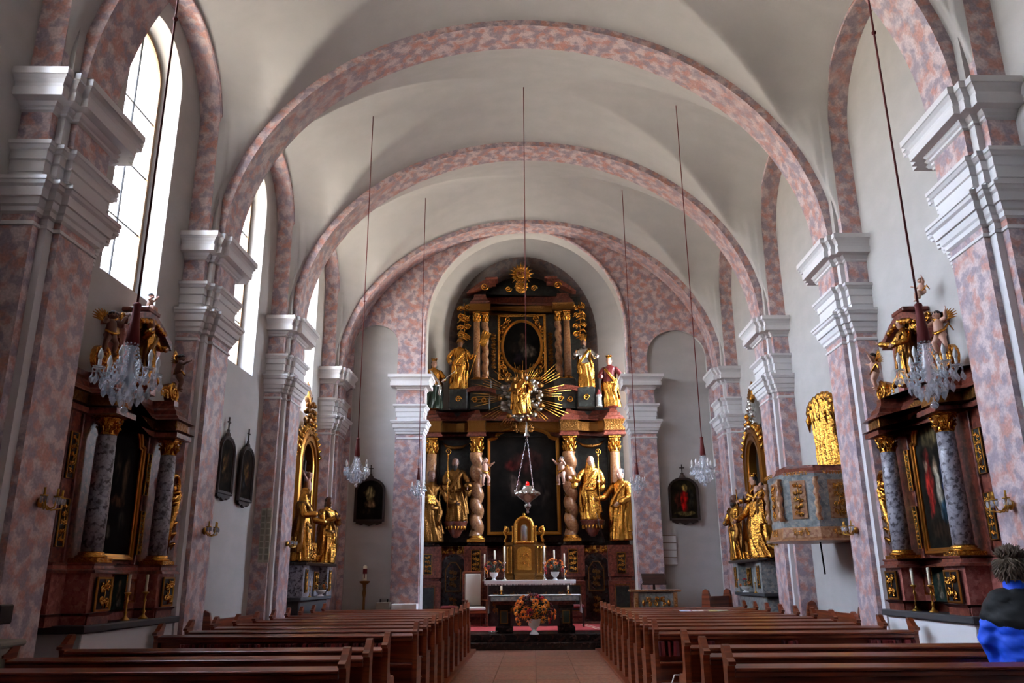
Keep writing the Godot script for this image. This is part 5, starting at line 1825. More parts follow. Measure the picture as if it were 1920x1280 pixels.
		column(t, Vector3(e * 1.46, 7.62, -.45), .115, 1.98, .33, M.tan_marble)
		column(t, Vector3(e * 1.19, 7.62, -.52), .105, 1.98, .33, M.tan_marble, true, false)
		var wg := MB.new()
		scrollwork(wg, Vector3(e * 1.88, 9.62, -.5), .50, 1.3, 140 + int(e), .034)
		for k in 6:
			wg.tube([Vector3(e * 1.75, 9.0 + .2 * k, -.5), Vector3(e * 2.0, 9.1 + .2 * k, -.45), Vector3(e * 2.1, 9.0 + .2 * k, -.5)], [.02, .05, .01], 6)
		obj("carved_wing", wg, M.gold, t)
		var hg := MB.new()
		scrollwork(hg, Vector3(e * .93, 8.7, -.74), .16, 1.2, 146 + int(e), .025)
		obj("hanging_ornament", hg, M.gold_dull, t)
		var vs := MB.new()
		var vp := PackedVector2Array()
		for k in 9:
			var u := k / 8.0
			vp.append(Vector2(e * (1.8 - .9 * u), 10.60 + .5 * sin(u * PI * .5)))
		for k in 9:
			var u := 1.0 - k / 8.0
			vp.append(Vector2(e * (1.8 - .9 * u) * .93, 10.60 + .32 * sin(u * PI * .5)))
		vs.poly(vp, .36, -.7)
		vs.box(Vector3(e * .98, 11.08, -.5), Vector3(.42, .08, .42), .02)
		obj("broken_pediment", vs, M.red_marble, t)
		var vg := MB.new()
		vg.spiral(Vector2(e * 1.2, 10.78), .13, .03, 0, 1.4 * e, .03, -.3, 16)
		vg.spiral(Vector2(e * .42, 10.72), .11, .02, 0, 1.4 * e, .03, -.4, 16)
		obj("gilt_scroll", vg, M.gold, t)
	var ep := PackedVector2Array([Vector2(1.72, -.8), Vector2(1.72, -.28), Vector2(1.0, -.28), Vector2(1.0, -.6), Vector2(-1.0, -.6), Vector2(-1.0, -.28), Vector2(-1.72, -.28), Vector2(-1.72, -.8)])
	var eu := MB.new()
	mould(eu, ep, [[10.18, .0], [10.22, .04], [10.30, .06], [10.36, .12], [10.46, .16], [10.56, .17]], f, -1.0)
	obj("attic_cornice", eu, M.red_marble, t)
	var ez := MB.new()
	mould(ez, ep, [[9.95, .0], [10.0, .02], [10.14, .02], [10.18, .0]], f, -1.0)
	obj("attic_frieze", ez, M.gold_dull, t)
	# oval picture in an openwork gilt panel
	var ov := PackedVector2Array()
	for k in 32:
		var a := TAU * k / 32
		ov.append(Vector2(cos(a) * .60, 8.84 + sin(a) * .82))
	picture(t, ov, -.72, canvas(63, Color(.05, .048, .042), [[.5, .42, .12, .16, Color(.16, .13, .10)], [.68, .62, .2, .16, Color(.25, .22, .19)], [.3, .55, .12, .14, Color(.10, .08, .07)], [.5, .28, .06, .06, Color(.22, .16, .12)], [.4, .75, .16, .1, Color(.09, .07, .09)]]), .09, M.gold_flat)
	var ow := MB.new()
	frame_loop(ow, PackedVector2Array([Vector2(-.76, 7.74), Vector2(.76, 7.74), Vector2(.76, 9.90), Vector2(-.76, 9.90)]), [[-.05, -.76], [-.05, -.70], [.03, -.70], [.03, -.78]])
	for ex: float in [-1.0, 1.0]:
		for ey: float in [-1.0, 1.0]:
			for k in 4:
				var p := Vector2(ex * (.46 + .07 * k), 8.82 + ey * (.96 - .15 * k))
				ow.spiral(p, .11, .03, k * 1.3, 1.3 * ex * ey, .028, -.74, 12)
			for k in 4:
				ow.ell(Vector3(ex * (.68 - .03 * k), 8.82 + ey * (.2 + .16 * k), -.72), Vector3(.05, .06, .04), 7, 5)
	obj("openwork_panel", ow, M.gold, t)
	var ct := MB.new()
	ct.ell(Vector3(0, 10.72, -.35), Vector3(.2, .2, .1), 12, 8)
	scrollwork(ct, Vector3(0, 10.72, -.26), .46, .3, 150, .035)
	obj("attic_cartouche", ct, M.gold, t)
	var sb := MB.new()
	for k in 32:
		var a := TAU * k / 32
		var r := .42 if k % 2 == 0 else .32
		sb.tube([Vector3(cos(a) * .16, 11.28 + sin(a) * .16, -.5), Vector3(cos(a) * r, 11.28 + sin(a) * r, -.5)], [.05, .004], 5, true, .4, Vector3(0, 0, 1))
	sb.t = Transform3D(Basis(Vector3.RIGHT, PI / 2), Vector3(0, 11.28, -.5))
	sb.lathe([[.005, .03], [.14, .03], [.165, .015], [.17, .0], [.17, -.04], [.005, -.04]], Vector3(), 24)
	var sun := obj("sunburst", sb, M.gold, t)
	var tm := TextMesh.new()
	tm.text = "IHS"
	var fn := SystemFont.new()
	fn.font_names = PackedStringArray(["Droid Serif"])
	tm.font = fn
	tm.font_size = 24
	tm.pixel_size = .0068
	tm.depth = .012
	var to := obj("ihs_letters", tm, M.red_cord, sun, "dark red IHS letters")
	to.position = Vector3(0, 11.28, -.46)
	# statues
	var g: Material = M.gold
	var gd: Material = M.gold_dull
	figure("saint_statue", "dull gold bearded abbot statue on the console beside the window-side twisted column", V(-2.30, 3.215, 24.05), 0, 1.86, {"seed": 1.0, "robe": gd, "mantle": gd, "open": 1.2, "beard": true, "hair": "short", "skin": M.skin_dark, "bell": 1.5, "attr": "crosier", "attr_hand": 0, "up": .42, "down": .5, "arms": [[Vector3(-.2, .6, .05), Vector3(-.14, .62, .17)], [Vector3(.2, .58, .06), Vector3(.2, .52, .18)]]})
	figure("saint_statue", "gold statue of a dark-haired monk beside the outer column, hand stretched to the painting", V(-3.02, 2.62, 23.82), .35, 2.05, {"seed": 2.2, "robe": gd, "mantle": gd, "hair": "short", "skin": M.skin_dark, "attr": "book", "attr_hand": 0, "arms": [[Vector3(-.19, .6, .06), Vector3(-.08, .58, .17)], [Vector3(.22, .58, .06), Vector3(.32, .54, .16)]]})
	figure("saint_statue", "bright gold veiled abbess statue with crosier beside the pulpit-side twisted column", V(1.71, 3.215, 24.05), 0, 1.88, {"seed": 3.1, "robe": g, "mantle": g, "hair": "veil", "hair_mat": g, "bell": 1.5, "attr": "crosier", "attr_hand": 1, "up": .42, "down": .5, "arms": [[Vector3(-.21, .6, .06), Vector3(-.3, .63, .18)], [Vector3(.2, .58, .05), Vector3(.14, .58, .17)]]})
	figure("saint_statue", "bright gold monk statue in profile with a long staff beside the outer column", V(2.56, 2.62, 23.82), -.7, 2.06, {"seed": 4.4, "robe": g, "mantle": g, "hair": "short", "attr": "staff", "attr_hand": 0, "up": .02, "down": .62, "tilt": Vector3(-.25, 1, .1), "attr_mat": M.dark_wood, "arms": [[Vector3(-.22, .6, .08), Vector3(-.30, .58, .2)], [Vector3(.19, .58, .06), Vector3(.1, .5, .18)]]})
	figure("saint_statue", "soldier saint statue in gold mantle with flag and helmet on the upper ledge", V(-2.26, 7.24, 24.15), .2, 1.62, {"seed": 5.0, "robe": g, "mantle": g, "open": .9, "hat": "helmet", "hat_mat": M.gold_dull, "skin": M.skin_dark, "attr": "flag", "attr_hand": 1, "up": .52, "down": .5, "tilt": Vector3(.28, 1, 0), "arms": [[Vector3(-.22, .6, .03), Vector3(-.2, .5, .16)], [Vector3(.22, .62, .04), Vector3(.28, .66, .14)]]})
	figure("saint_statue", "crowned woman statue in gold bodice and green skirt holding a sword", V(-3.03, 6.61, 24.05), .3, 1.55, {"seed": 6.0, "robe": g, "hem": new_mat(Color(.05, .16, .09), .45), "mantle": M.silver, "open": 1.5, "hair": "long", "hat": "crown", "attr": "sword", "attr_hand": 1, "up": .42, "tilt": Vector3(.8, .7, 0), "arms": [[Vector3(-.2, .6, .05), Vector3(-.12, .54, .16)], [Vector3(.2, .6, .06), Vector3(.16, .56, .18)]]})
	figure("saint_statue", "bishop statue in silver alb and gold cope on the upper ledge", V(1.69, 7.24, 24.15), -.2, 1.55, {"seed": 7.2, "robe": M.silver, "hem": g, "mantle": g, "mantle_low": .3, "open": 1.0, "beard": true, "hat": "mitre", "skin": M.skin_dark, "arms": [[Vector3(-.2, .62, .06), Vector3(-.16, .66, .2)], [Vector3(.22, .6, .06), Vector3(.26, .6, .18)]]})
	figure("saint_statue", "crowned woman statue in red bodice and gold skirt beside a small tower", V(2.44, 6.61, 24.05), -.25, 1.56, {"seed": 8.3, "robe": new_mat(Color(.34, .06, .06), .45), "hem": g, "mantle": g, "mantle_low": .15, "open": 1.3, "hair": "short", "hat": "crown", "attr": "sword", "attr_hand": 1, "up": .22, "tilt": Vector3(.4, .9, 0), "arms": [[Vector3(-.2, .62, .05), Vector3(-.15, .58, .17)], [Vector3(.22, .6, .06), Vector3(.26, .54, .16)]]})
	var tw := thing("tower_model", "small grey carved tower beside the crowned woman statue", "tower", V(2.06, 6.61, 23.98))
	obj("tower_body", MB.new().lathe([[.1, 0], [.1, .04], [.085, .05], [.08, .3], [.1, .31], [.1, .36]], Vector3(), 10, false), M.blue_marble, tw)
	obj("tower_roof", MB.new().lathe([[.09, .36], [.05, .46], [.004, .55]], Vector3(), 10, false), M.red_cord, tw)
	for e: float in [-1.0, 1.0]:
		putto("putto", "pale putto climbing on the %s twisted column of the high altar" % ("window-side" if e < 0 else "pulpit-side"), V(ax + e * 1.16, 4.24, 23.92), -e * .7, .82, {"wings": false, "group": "column putti", "arms": [Vector3(-.2, .12, .2), Vector3(.24, .05, .18)]})
	# gloriole
	var gl := thing("gloriole", "gold ray gloriole with enthroned figures on silver clouds above the main painting", "gloriole", V(-.32, 7.0, 23.95))
	var ry := MB.new()
	var rng := RandomNumberGenerator.new()
	rng.seed = 77
	for k in 12:
		var a := TAU * k / 12 + .1
		for j in 5:
			var aa := a + (j - 2.0) * .075
			var l := rng.randf_range(1.0, 1.4) * (1.12 if absf(sin(a)) < .75 else .88)
			ry.tube([Vector3(cos(aa) * .3, sin(aa) * .3, -.06), Vector3(cos(aa) * l, sin(aa) * l * .92, -.02)], [.007, .012], 4)
	obj("rays", ry, M.gold, gl)
	var cl := MB.new()
	for k in 90:
		var a := rng.randf() * TAU
		var r := rng.randf_range(.34, .74)
		cl.ell(Vector3(cos(a) * r * .85, sin(a) * r * .95 - .12, rng.randf_range(0, .12)), Vector3(1.1, .9, 1) * rng.randf_range(.045, .095), 8, 5)
	obj("clouds", cl, new_mat(Color(.62, .60, .57), .3, .9), gl)
	var gf := MB.new()
	for k in 7:
		var a := TAU * k / 7 + .5
		gf.ell(Vector3(cos(a) * .66, sin(a) * .72 - .1, .2), Vector3(.075, .085, .08), 9, 6)
		wing(gf, Vector3(cos(a) * .66, sin(a) * .72 - .16, .2), Vector3(1, .1, 0), Vector3.UP, .14)
	obj("cherub_heads", gf, M.gold_dull, gl)
	var ma := figure("saint_statue", "enthroned gold crowned figure with child in the middle of the ray gloriole", V(-.32, 6.35, 23.75), 0, 1.3, {"seed": 9.1, "width": 1.35, "mantle": g, "hat": "crown", "hair": "long", "hair_mat": gd, "skin": gd, "arms": [[Vector3(-.24, .56, .1), Vector3(-.1, .5, .24)], [Vector3(.24, .58, .08), Vector3(.26, .62, .2)]]})
	var ch := MB.new()
	ch.tube([Vector3(-.22, .68, .3), Vector3(-.22, .86, .3), Vector3(-.22, .95, .3)], [.09, .1, .05], 9)
	ch.ell(Vector3(-.22, 1.03, .32), Vector3(.07, .08, .07), 9, 6)
	ch.tube([Vector3(-.22, .72, .32), Vector3(-.12, .66, .42), Vector3(-.12, .5, .4)], [.06, .05, .03], 7)
	ch.tube([Vector3(-.22, .9, .32), Vector3(-.08, .92, .4), Vector3(.0, 1.0, .4)], [.04, .035, .025], 7)
	obj("child", ch, gd, ma)
func sanctuary():
	var ax := -.28
	# rear altar table with lace cloth and tabernacle
	var t := thing("altar_table", "rear altar table with white lace cloth below the tabernacle", "altar table", V(-.13, .342, 23.3))
	obj("mensa_block", MB.new().box(Vector3(0, .55, -.1), Vector3(2.3, 1.1, .8), .02), M.green_marble, t)
	obj("mensa_slab", MB.new().box(Vector3(0, 1.14, -.1), Vector3(2.5, .09, 1.0), .02), M.red_marble, t)
	obj("altar_cloth", MB.new().box(Vector3(0, 1.195, -.1), Vector3(2.52, .02, 1.02), .006), M.white_cloth, t)
	var lc := MB.new()
	lc.box(Vector3(0, 1.15, .415), Vector3(2.52, .085, .008))
	for k in 62:
		lc.ell(Vector3(-1.24 + .0406 * k, 1.09, .415), Vector3(.014, .026, .004), 6, 4)
	obj("lace_border", lc, M.white_cloth, t)
	var fp := MB.new()
	for k in 5:
		scrollwork(fp, Vector3(-.9 + .45 * k, .6, .31), .3, .6, 160 + k)
	obj("front_carving", fp, M.gold_dull, t)
	var tb := thing("tabernacle", "tall golden tabernacle with arched glass niche on the rear altar", "tabernacle", V(ax, 1.535, 23.6))
	var f := func(x, y, dd): return Vector3(x, y, dd)
	var pl := PackedVector2Array([Vector2(.62, -.2), Vector2(.62, .05), Vector2(.36, .12), Vector2(.30, .25), Vector2(-.30, .25), Vector2(-.36, .12), Vector2(-.62, .05), Vector2(-.62, -.2)])
	var b := MB.new()
	mould(b, pl, [[0, .04], [.14, .04], [.2, .0], [.25, .0], [.95, 0.0], [.98, .05], [1.06, .06]], f, -1.0)
	obj("body", b, M.gold_dull, tb)
	var dr := MB.new()
	dr.poly(arch_top(.2, .28, .82, .1, 10), .03, .25)
	var dd := obj("door", dr, M.gold, tb)
	var dl := MB.new()
	scrollwork(dl, Vector3(0, .55, .285), .26, .42, 171)
	obj("relief", dl, M.gold, dd)
	var up := MB.new()
	var po := arch_top(.2, 1.08, 1.5, .2, 12)
	frame_loop(up, po, [[0, .0], [0, .2], [.04, .22], [.08, .2], [.10, .14], [.10, -.1]])
	for e: float in [-1.0, 1.0]:
		up.lathe([[.05, 1.06], [.05, 1.1], [.035, 1.14], [.035, 1.45], [.055, 1.5]], Vector3(e * .32, 0, .12), 10)
		up.spiral(Vector2(e * .52, 1.38), .1, .02, PI / 2, 1.5 * e, .03, .05, 16)
		up.tube([Vector3(e * .55, 1.06, .05), Vector3(e * .5, 1.2, .06), Vector3(e * .58, 1.32, .05), Vector3(e * .52, 1.5, .05)], [.06, .04, .04, .05], 8)
		for k in 3:
			up.lathe([[.045, .2], [.03, .26], [.03, .85], [.05, .92]], Vector3(e * (.36 + .11 * k), 0, .1 - .02 * k), 8)
	up.ell(Vector3(0, 1.82, .08), Vector3(.05, .06, .05), 8, 6)
	obj("arched_niche", up, M.gold, tb)
	var ng := MB.new()
	poly_uv(ng, po, .02)
	obj("niche_back", ng, M.brass, tb)
	obj("glass_cylinder", MB.new().lathe([[.1, 1.1], [.1, 1.48], [.05, 1.55]], Vector3(0, 0, .1), 16), M.crystal, tb)
	for e: float in [-1.0, 1.0]:
		for k in 3:
			var x := ax + e * (.56 + .28 * k)
			candlestick("silver candlestick on the rear altar, %s" % ["next to the tabernacle", "behind the flowers", "at the end of the cloth"][k] + (" on the chair side" if e < 0 else " on the stool side"), V(x, 1.535, 23.2 + .12 * (k % 2)), .5 - .06 * k, .42 - .04 * k, M.silver, "rear altar candlesticks")
		bouquet("mixed yellow and red bouquet in a white pot on the rear altar, %s" % ("chair side" if e < 0 else "stool side"), V(ax + e * .85, 1.535, 23.08), .13, .62, 16, 21 + int(e), M.white_cloth, .45)
	# people's altar
	var a := thing("altar_table", "free-standing dark marble altar table on two pillars with white cloth", "altar table", V(0, .33, 20.8))
	obj("top_slab", MB.new().box(Vector3(0, .79, 0), Vector3(2.16, .13, .8), .015), M.blue_marble, a)
	var mo := MB.new()
	mo.box(Vector3(0, .70, 0), Vector3(2.0, .06, .72), .01)
	mo.box(Vector3(0, .66, 0), Vector3(1.86, .04, .64), .01)
	obj("underslab", mo, M.red_marble, a)
	for e: float in [-1.0, 1.0]:
		var lg := obj("pillar", MB.new().box(Vector3(e * .76, .33, 0), Vector3(.3, .66, .5), .01).box(Vector3(e * .76, .07, 0), Vector3(.42, .14, .6), .02).box(Vector3(e * .76, .60, 0), Vector3(.38, .07, .56), .01), M.black_marble, a)
		var pn := MB.new()
		frame_loop(pn, PackedVector2Array([Vector2(e * .76 - .08, .22), Vector2(e * .76 + .08, .22), Vector2(e * .76 + .08, .5), Vector2(e * .76 - .08, .5)]), [[-.006, .25], [-.006, .262], [.012, .262], [.012, .25]])
		obj("panel_frame", pn, M.gold_dull, lg)
		obj("inlay", MB.new().box(Vector3(e * .76, .36, .252), Vector3(.15, .27, .008)), new_mat(Color(.06, .13, .08), .4), lg)
	var cl := MB.new()
	cl.box(Vector3(0, .862, 0), Vector3(2.26, .012, .82), .004)
	obj("altar_cloth", cl, M.white_cloth, a)
	var hg := MB.new()
	for e: float in [-1.0, 1.0]:
		hg.grid(10, 8, func(u, v): return Vector3(e * (1.13 + .02 * sin(v * 14.0) * u), .868 - .42 * u, lerpf(.40, -.40, v)))
	obj("cloth_drop", hg, M.white_cloth, a)
	for e: float in [-1.0, 1.0]:
		candlestick("low golden candlestick with thick candle at the %s end of the free-standing altar" % ("chair" if e < 0 else "lectern"), V(e * .83, 1.2, 20.7), .11, .10, M.gold, "people's altar candles", 4.2)
	bouquet("large arrangement of orange sunflowers and red blossoms in a white urn on the altar step", V(-.03, .33, 19.90), .175, .94, 54, 33, M.white_cloth, .62)
	# priest's chair
	var c := thing("priest_chair", "tall armchair with cream upholstery and brown wooden frame", "chair", V(-1.66, .342, 23.0), .35)
	obj("back_cushion", MB.new().box(Vector3(0, .95, -.2), Vector3(.46, .86, .07), .02), new_mat(Color(.80, .77, .70), .9), c)
	var cf := MB.new()
	for e: float in [-1.0, 1.0]:
		cf.box(Vector3(e * .26, .72, -.22), Vector3(.05, 1.44, .07), .008)
		cf.box(Vector3(e * .28, .33, .22), Vector3(.05, .66, .05), .008)
		cf.box(Vector3(e * .28, .68, .02), Vector3(.06, .04, .5), .01)
	cf.box(Vector3(0, 1.42, -.22), Vector3(.52, .06, .07), .01)
	cf.box(Vector3(0, .38, 0), Vector3(.52, .08, .46), .01)
	obj("frame", cf, M.pew, c)
	obj("seat_cushion", MB.new().box(Vector3(0, .47, .02), Vector3(.5, .1, .46), .03), new_mat(Color(.82, .79, .74), .9), c)
	var k2 := 0
	for p in [[-2.05, 22.6, .42, "low red stool beside the priest's chair"], [-2.35, 22.9, .5, "taller red stool behind the low stool near the priest's chair"], [1.10, 22.6, .52, "red upholstered stool behind the lectern end of the altar"]]:
		var s := thing("stool", p[3], "stool", V(p[0], .342, p[1]))
		obj("seat", MB.new().box(Vector3(0, p[2], 0), Vector3(.46, .09, .42), .035), M.red_cloth, s)
		for ex: float in [-1.0, 1.0]:
			for ez: float in [-1.0, 1.0]:
				obj("leg", MB.new().box(Vector3(ex * .19, p[2] / 2 - .02, ez * .17), Vector3(.04, p[2], .04), .006), M.dark_wood, s)
		obj("stretcher", MB.new().box(Vector3(0, .12, 0), Vector3(.38, .03, .03)), M.dark_wood, s)
	# lectern
	var l := thing("lectern", "marble ambo with gilded relief and a brown slanted book rest", "lectern", V(2.87, .33, 20.12))
	obj("body", MB.new().box(Vector3(0, .46, 0), Vector3(.86, .92, .4), .02), M.blue_marble, l)
	obj("top_board", MB.new().box(Vector3(0, .955, 0), Vector3(1.2, .05, .56), .015), M.tan_marble, l)
	var lp := MB.new()
	for e: float in [-1.0, 1.0]:
		lp.box(Vector3(e * .46, .46, .14), Vector3(.1, .92, .18), .01)
	obj("side_post", lp, M.tan_marble, l)
	var lg2 := MB.new()
	scrollwork(lg2, Vector3(0, .72, .22), .5, .26, 181)
	for e: float in [-1.0, 1.0]:
		scrollwork(lg2, Vector3(e * .46, .5, .24), .06, .6, 183)
		lg2.ell(Vector3(e * .3, .68, .22), Vector3(.04, .08, .03), 8, 5)
	obj("gilt_relief", lg2, M.gold, l)
	var rb := MB.new()
	rb.t = Transform3D(Basis(Vector3.RIGHT, .75), Vector3(0, 1.22, 0))
	rb.box(Vector3(), Vector3(.56, .03, .36), .006)
	obj("book_rest", rb, M.dark_wood, l)
	obj("rest_post", MB.new().tube([Vector3(0, .98, 0), Vector3(0, 1.2, 0)], .03, 8), M.dark_wood, l)
	obj("microphone", MB.new().tube([Vector3(-.32, .98, .1), Vector3(-.32, 1.08, .14), Vector3(-.27, 1.16, .2)], [.012, .008, .014], 6), M.black, l)
	# paschal candle
	var pc := thing("paschal_candle", "tall brown candle stand with a decorated white candle by the white recess", "candle stand", V(-4.14, .33, 20.15))
	obj("stand", MB.new().lathe([[.16, 0], [.16, .05], [.1, .09], [.04, .2], [.03, .35], [.06, .42], [.035, .5], [.03, .85], [.05, .95], [.035, 1.05], [.05, 1.15], [.13, 1.2], [.13, 1.23], [.04, 1.24]], Vector3(), 14), M.gold_dull, pc)
	obj("candle", MB.new().lathe([[.05, 1.23], [.05, 1.58], [.02, 1.6]], Vector3(), 12), M.wax, pc)
	obj("wax_band", MB.new().lathe([[.052, 1.4], [.052, 1.52]], Vector3(), 12).box(Vector3(0, 1.4, .05), Vector3(.02, .22, .01)), M.red_cloth, pc)
	var cb := thing("stone_box", "small pale stone block with two pins by the pilaster foot", "stone block", V(-3.66, .33, 20.2))
	obj("block", MB.new().box(Vector3(0, .37, 0), Vector3(.34, .74, .3), .015), new_mat(Color(.55, .52, .47), .8), cb)
	for e: float in [-1.0, 1.0]:
		obj("pin", MB.new().tube([Vector3(e * .09, .74, 0), Vector3(e * .09, .81, 0)], .014, 6), M.iron, cb)
	var ct := thing("credence_table", "small side table fully draped in white cloth at the pilaster", "side table", V(-3.13, .33, 20.1))
	obj("table_top", MB.new().box(Vector3(0, .66, 0), Vector3(.56, .04, .36), .01), M.dark_wood, ct)
	obj("cloth", MB.new().box(Vector3(0, .69, 0), Vector3(.60, .015, .4), .005).grid(6, 40, func(u, v):
		var an: float = TAU * v
		var q := Vector2(clampf(cos(an) * 1.5, -1, 1) * .30, clampf(sin(an) * 1.5, -1, 1) * .20)
		return Vector3(q.x * (1.0 + .03 * sin(an * 9.0) * u), .69 - .6 * u, q.y * (1.0 + .05 * sin(an * 11.0) * u))), M.white_cloth, ct)
	# coiled cable on the step
	var cc := MB.new()
	var pts := []
	for k in 40:
		var an := TAU * k / 13.0
		pts.append(Vector3(cos(an) * (.08 + .001 * k), .012 + .0009 * k, sin(an) * .06))
	cc.tube(pts, .008, 5)
	var co := obj("cable", cc, M.silver)
	co.position = V(-1.02, .33, 20.35)
	tag(co, "small coil of pale cable on the altar step", "cable")
	# sanctuary lamp
	var lm := thing("sanctuary_lamp", "silver hanging lamp on three chains with red light before the altar", "lamp", V(-.10, 3.03, 14.3))
	obj("rod", MB.new().tube([Vector3(0, 1.1, 0), Vector3(.03, 8.33, 0)], .009, 6), M.red_cord, lm)
	obj("canopy", MB.new().lathe([[.05, 1.02], [.05, 1.05], [.02, 1.1], [.012, 1.3]], Vector3(), 12), M.silver, lm)
	obj("bowl", MB.new().lathe([[.01, -.34], [.025, -.32], [.015, -.28], [.05, -.24], [.06, -.2], [.035, -.16], [.08, -.12], [.17, -.06], [.20, .0], [.18, .04], [.12, .06], [.08, .1], [.075, .14]], Vector3(), 20), M.silver, lm)
	var bo := MB.new()
	for k in 12:
		var an := TAU * k / 12
		bo.ell(Vector3(cos(an) * .19, 0, sin(an) * .19), Vector3(.04, .035, .04), 7, 5)
	obj("bowl_relief", bo, M.silver, lm)
	var cn := MB.new()
	for k in 3:
		var an := PI + TAU * k / 3
		var p0 := Vector3(cos(an) * .21, .04, sin(an) * .21)
		cn.ell(p0, Vector3(.03, .04, .03), 8, 5)
		for j in 26:
			var p := p0.lerp(Vector3(0, 1.03, 0), (j + .5) / 26.0)
			var dir := (Vector3(0, 1.03, 0) - p0).normalized()
			cn.tube([p - dir * .02, p - dir * .01 + Vector3(.009 if j % 2 else 0.0, 0, 0.0 if j % 2 else .009), p + dir * .01 + Vector3(.009 if j % 2 else 0.0, 0, 0.0 if j % 2 else .009), p + dir * .02], .0045, 5)
	obj("chains", cn, M.silver, lm)
	var rg := new_mat(Color(.5, .02, .02), .2)
	rg.emission_enabled = true
	rg.emission = Color(1, .04, .03)
	rg.emission_energy_multiplier = 1.2
	obj("red_glass_light", MB.new().lathe([[.022, .14], [.03, .16], [.026, .20], [.012, .215]], Vector3(), 12), rg, lm)
	var ol := OmniLight3D.new()
	ol.name = "sanctuary_flame_light"
	ol.light_color = Color(1, .12, .08)
	ol.light_energy = .05
	ol.light_size = .03
	ol.omni_range = 30
	ol.shadow_enabled = true
	ol.position = Vector3(0, .175, 0)
	lm.add_child(ol)

# ---------- the visitor ----------
func sdf_mesh(mb: MB, bones: Array, cell: float, k: float, disp := 0.0):
	# bones: [a, b, ra, rb]; smooth union meshed as surface nets
	var lo := Vector3.INF
	var hi := -Vector3.INF
	for q in bones:
		var m := Vector3.ONE * (maxf(q[2], q[3]) + cell * 2)
		lo = lo.min((q[0] as Vector3).min(q[1]) - m)
		hi = hi.max((q[0] as Vector3).max(q[1]) + m)
	var n := Vector3i(((hi - lo) / cell).ceil()) + Vector3i.ONE
	var val := PackedFloat32Array()
	val.resize(n.x * n.y * n.z)
	val.fill(1.0)
	var acc := PackedFloat32Array()
	acc.resize(val.size())
	acc.fill(0.0)
	for q in bones:
		var a: Vector3 = q[0]
		var b: Vector3 = q[1]
		var ra: float = q[2]
		var rb: float = q[3]
		var m := maxf(ra, rb) + cell * 3
		var i0 := Vector3i(((a.min(b) - Vector3.ONE * m - lo) / cell).floor()).max(Vector3i.ZERO)
		var i1 := Vector3i(((a.max(b) + Vector3.ONE * m - lo) / cell).ceil()).min(n - Vector3i.ONE)
		var ab := b - a
		var l2 := maxf(ab.length_squared(), 1e-8)
		for z in range(i0.z, i1.z + 1):
			for y in range(i0.y, i1.y + 1):
				for x in range(i0.x, i1.x + 1):
					var p := lo + Vector3(x, y, z) * cell
					var h := clampf((p - a).dot(ab) / l2, 0, 1)
					var d := (p - a - ab * h).length() - lerpf(ra, rb, h)
					acc[x + n.x * (y + n.y * z)] += exp(-d / k)
	var nz := FastNoiseLite.new()
	nz.seed = 5
	nz.frequency = 6.0
	for i in val.size():
		if acc[i] > 0.0:
			val[i] = -k * log(acc[i])
			if disp > 0.0 and absf(val[i]) < .06:
				var x := i % n.x
				var y := (i / n.x) % n.y
				var z := i / (n.x * n.y)
				val[i] += disp * nz.get_noise_3d(lo.x + x * cell, (lo.y + y * cell) * 2.2, lo.z + z * cell)
	var vert := {}
	var cr := [Vector3i(0, 0, 0), Vector3i(1, 0, 0), Vector3i(0, 1, 0), Vector3i(1, 1, 0), Vector3i(0, 0, 1), Vector3i(1, 0, 1), Vector3i(0, 1, 1), Vector3i(1, 1, 1)]
	var eg := [[0, 1], [2, 3], [4, 5], [6, 7], [0, 2], [1, 3], [4, 6], [5, 7], [0, 4], [1, 5], [2, 6], [3, 7]]
	for z in n.z - 1:
		for y in n.y - 1:
			for x in n.x - 1:
				var i := x + n.x * (y + n.y * z)
				var s := val[i] < 0
				if (val[i + 1] < 0) == s and (val[i + n.x] < 0) == s and (val[i + n.x + 1] < 0) == s:
					var i2 := i + n.x * n.y
					if (val[i2] < 0) == s and (val[i2 + 1] < 0) == s and (val[i2 + n.x] < 0) == s and (val[i2 + n.x + 1] < 0) == s:
						continue
				var c := Vector3()
				var cnt := 0
				for e in eg:
					var u: Vector3i = cr[e[0]]
					var w: Vector3i = cr[e[1]]
					var va := val[x + u.x + n.x * (y + u.y + n.y * (z + u.z))]
					var vb := val[x + w.x + n.x * (y + w.y + n.y * (z + w.z))]
					if (va < 0) != (vb < 0):
						c += Vector3(u).lerp(Vector3(w), va / (va - vb))
						cnt += 1
				vert[i] = lo + (Vector3(x, y, z) + c / cnt) * cell
	mb.smooth()
	var st := [1, n.x, n.x * n.y]
	for key in vert:
		var x: int = key % n.x
		var y: int = (key / n.x) % n.y
		var z: int = key / (n.x * n.y)
		if x == 0 or y == 0 or z == 0:
			continue
		for axis in 3:
			var o: int = key + st[axis]
			if (val[key] < 0) == (val[o] < 0):
				continue
			var u: int = st[(axis + 1) % 3]
			var w: int = st[(axis + 2) % 3]
			if not (vert.has(key - u) and vert.has(key - w) and vert.has(key - u - w)):
				continue
			if val[key] < 0:
				mb.quad(vert[key], vert[key - u], vert[key - u - w], vert[key - w])
			else:
				mb.quad(vert[key], vert[key - w], vert[key - u - w], vert[key - u])
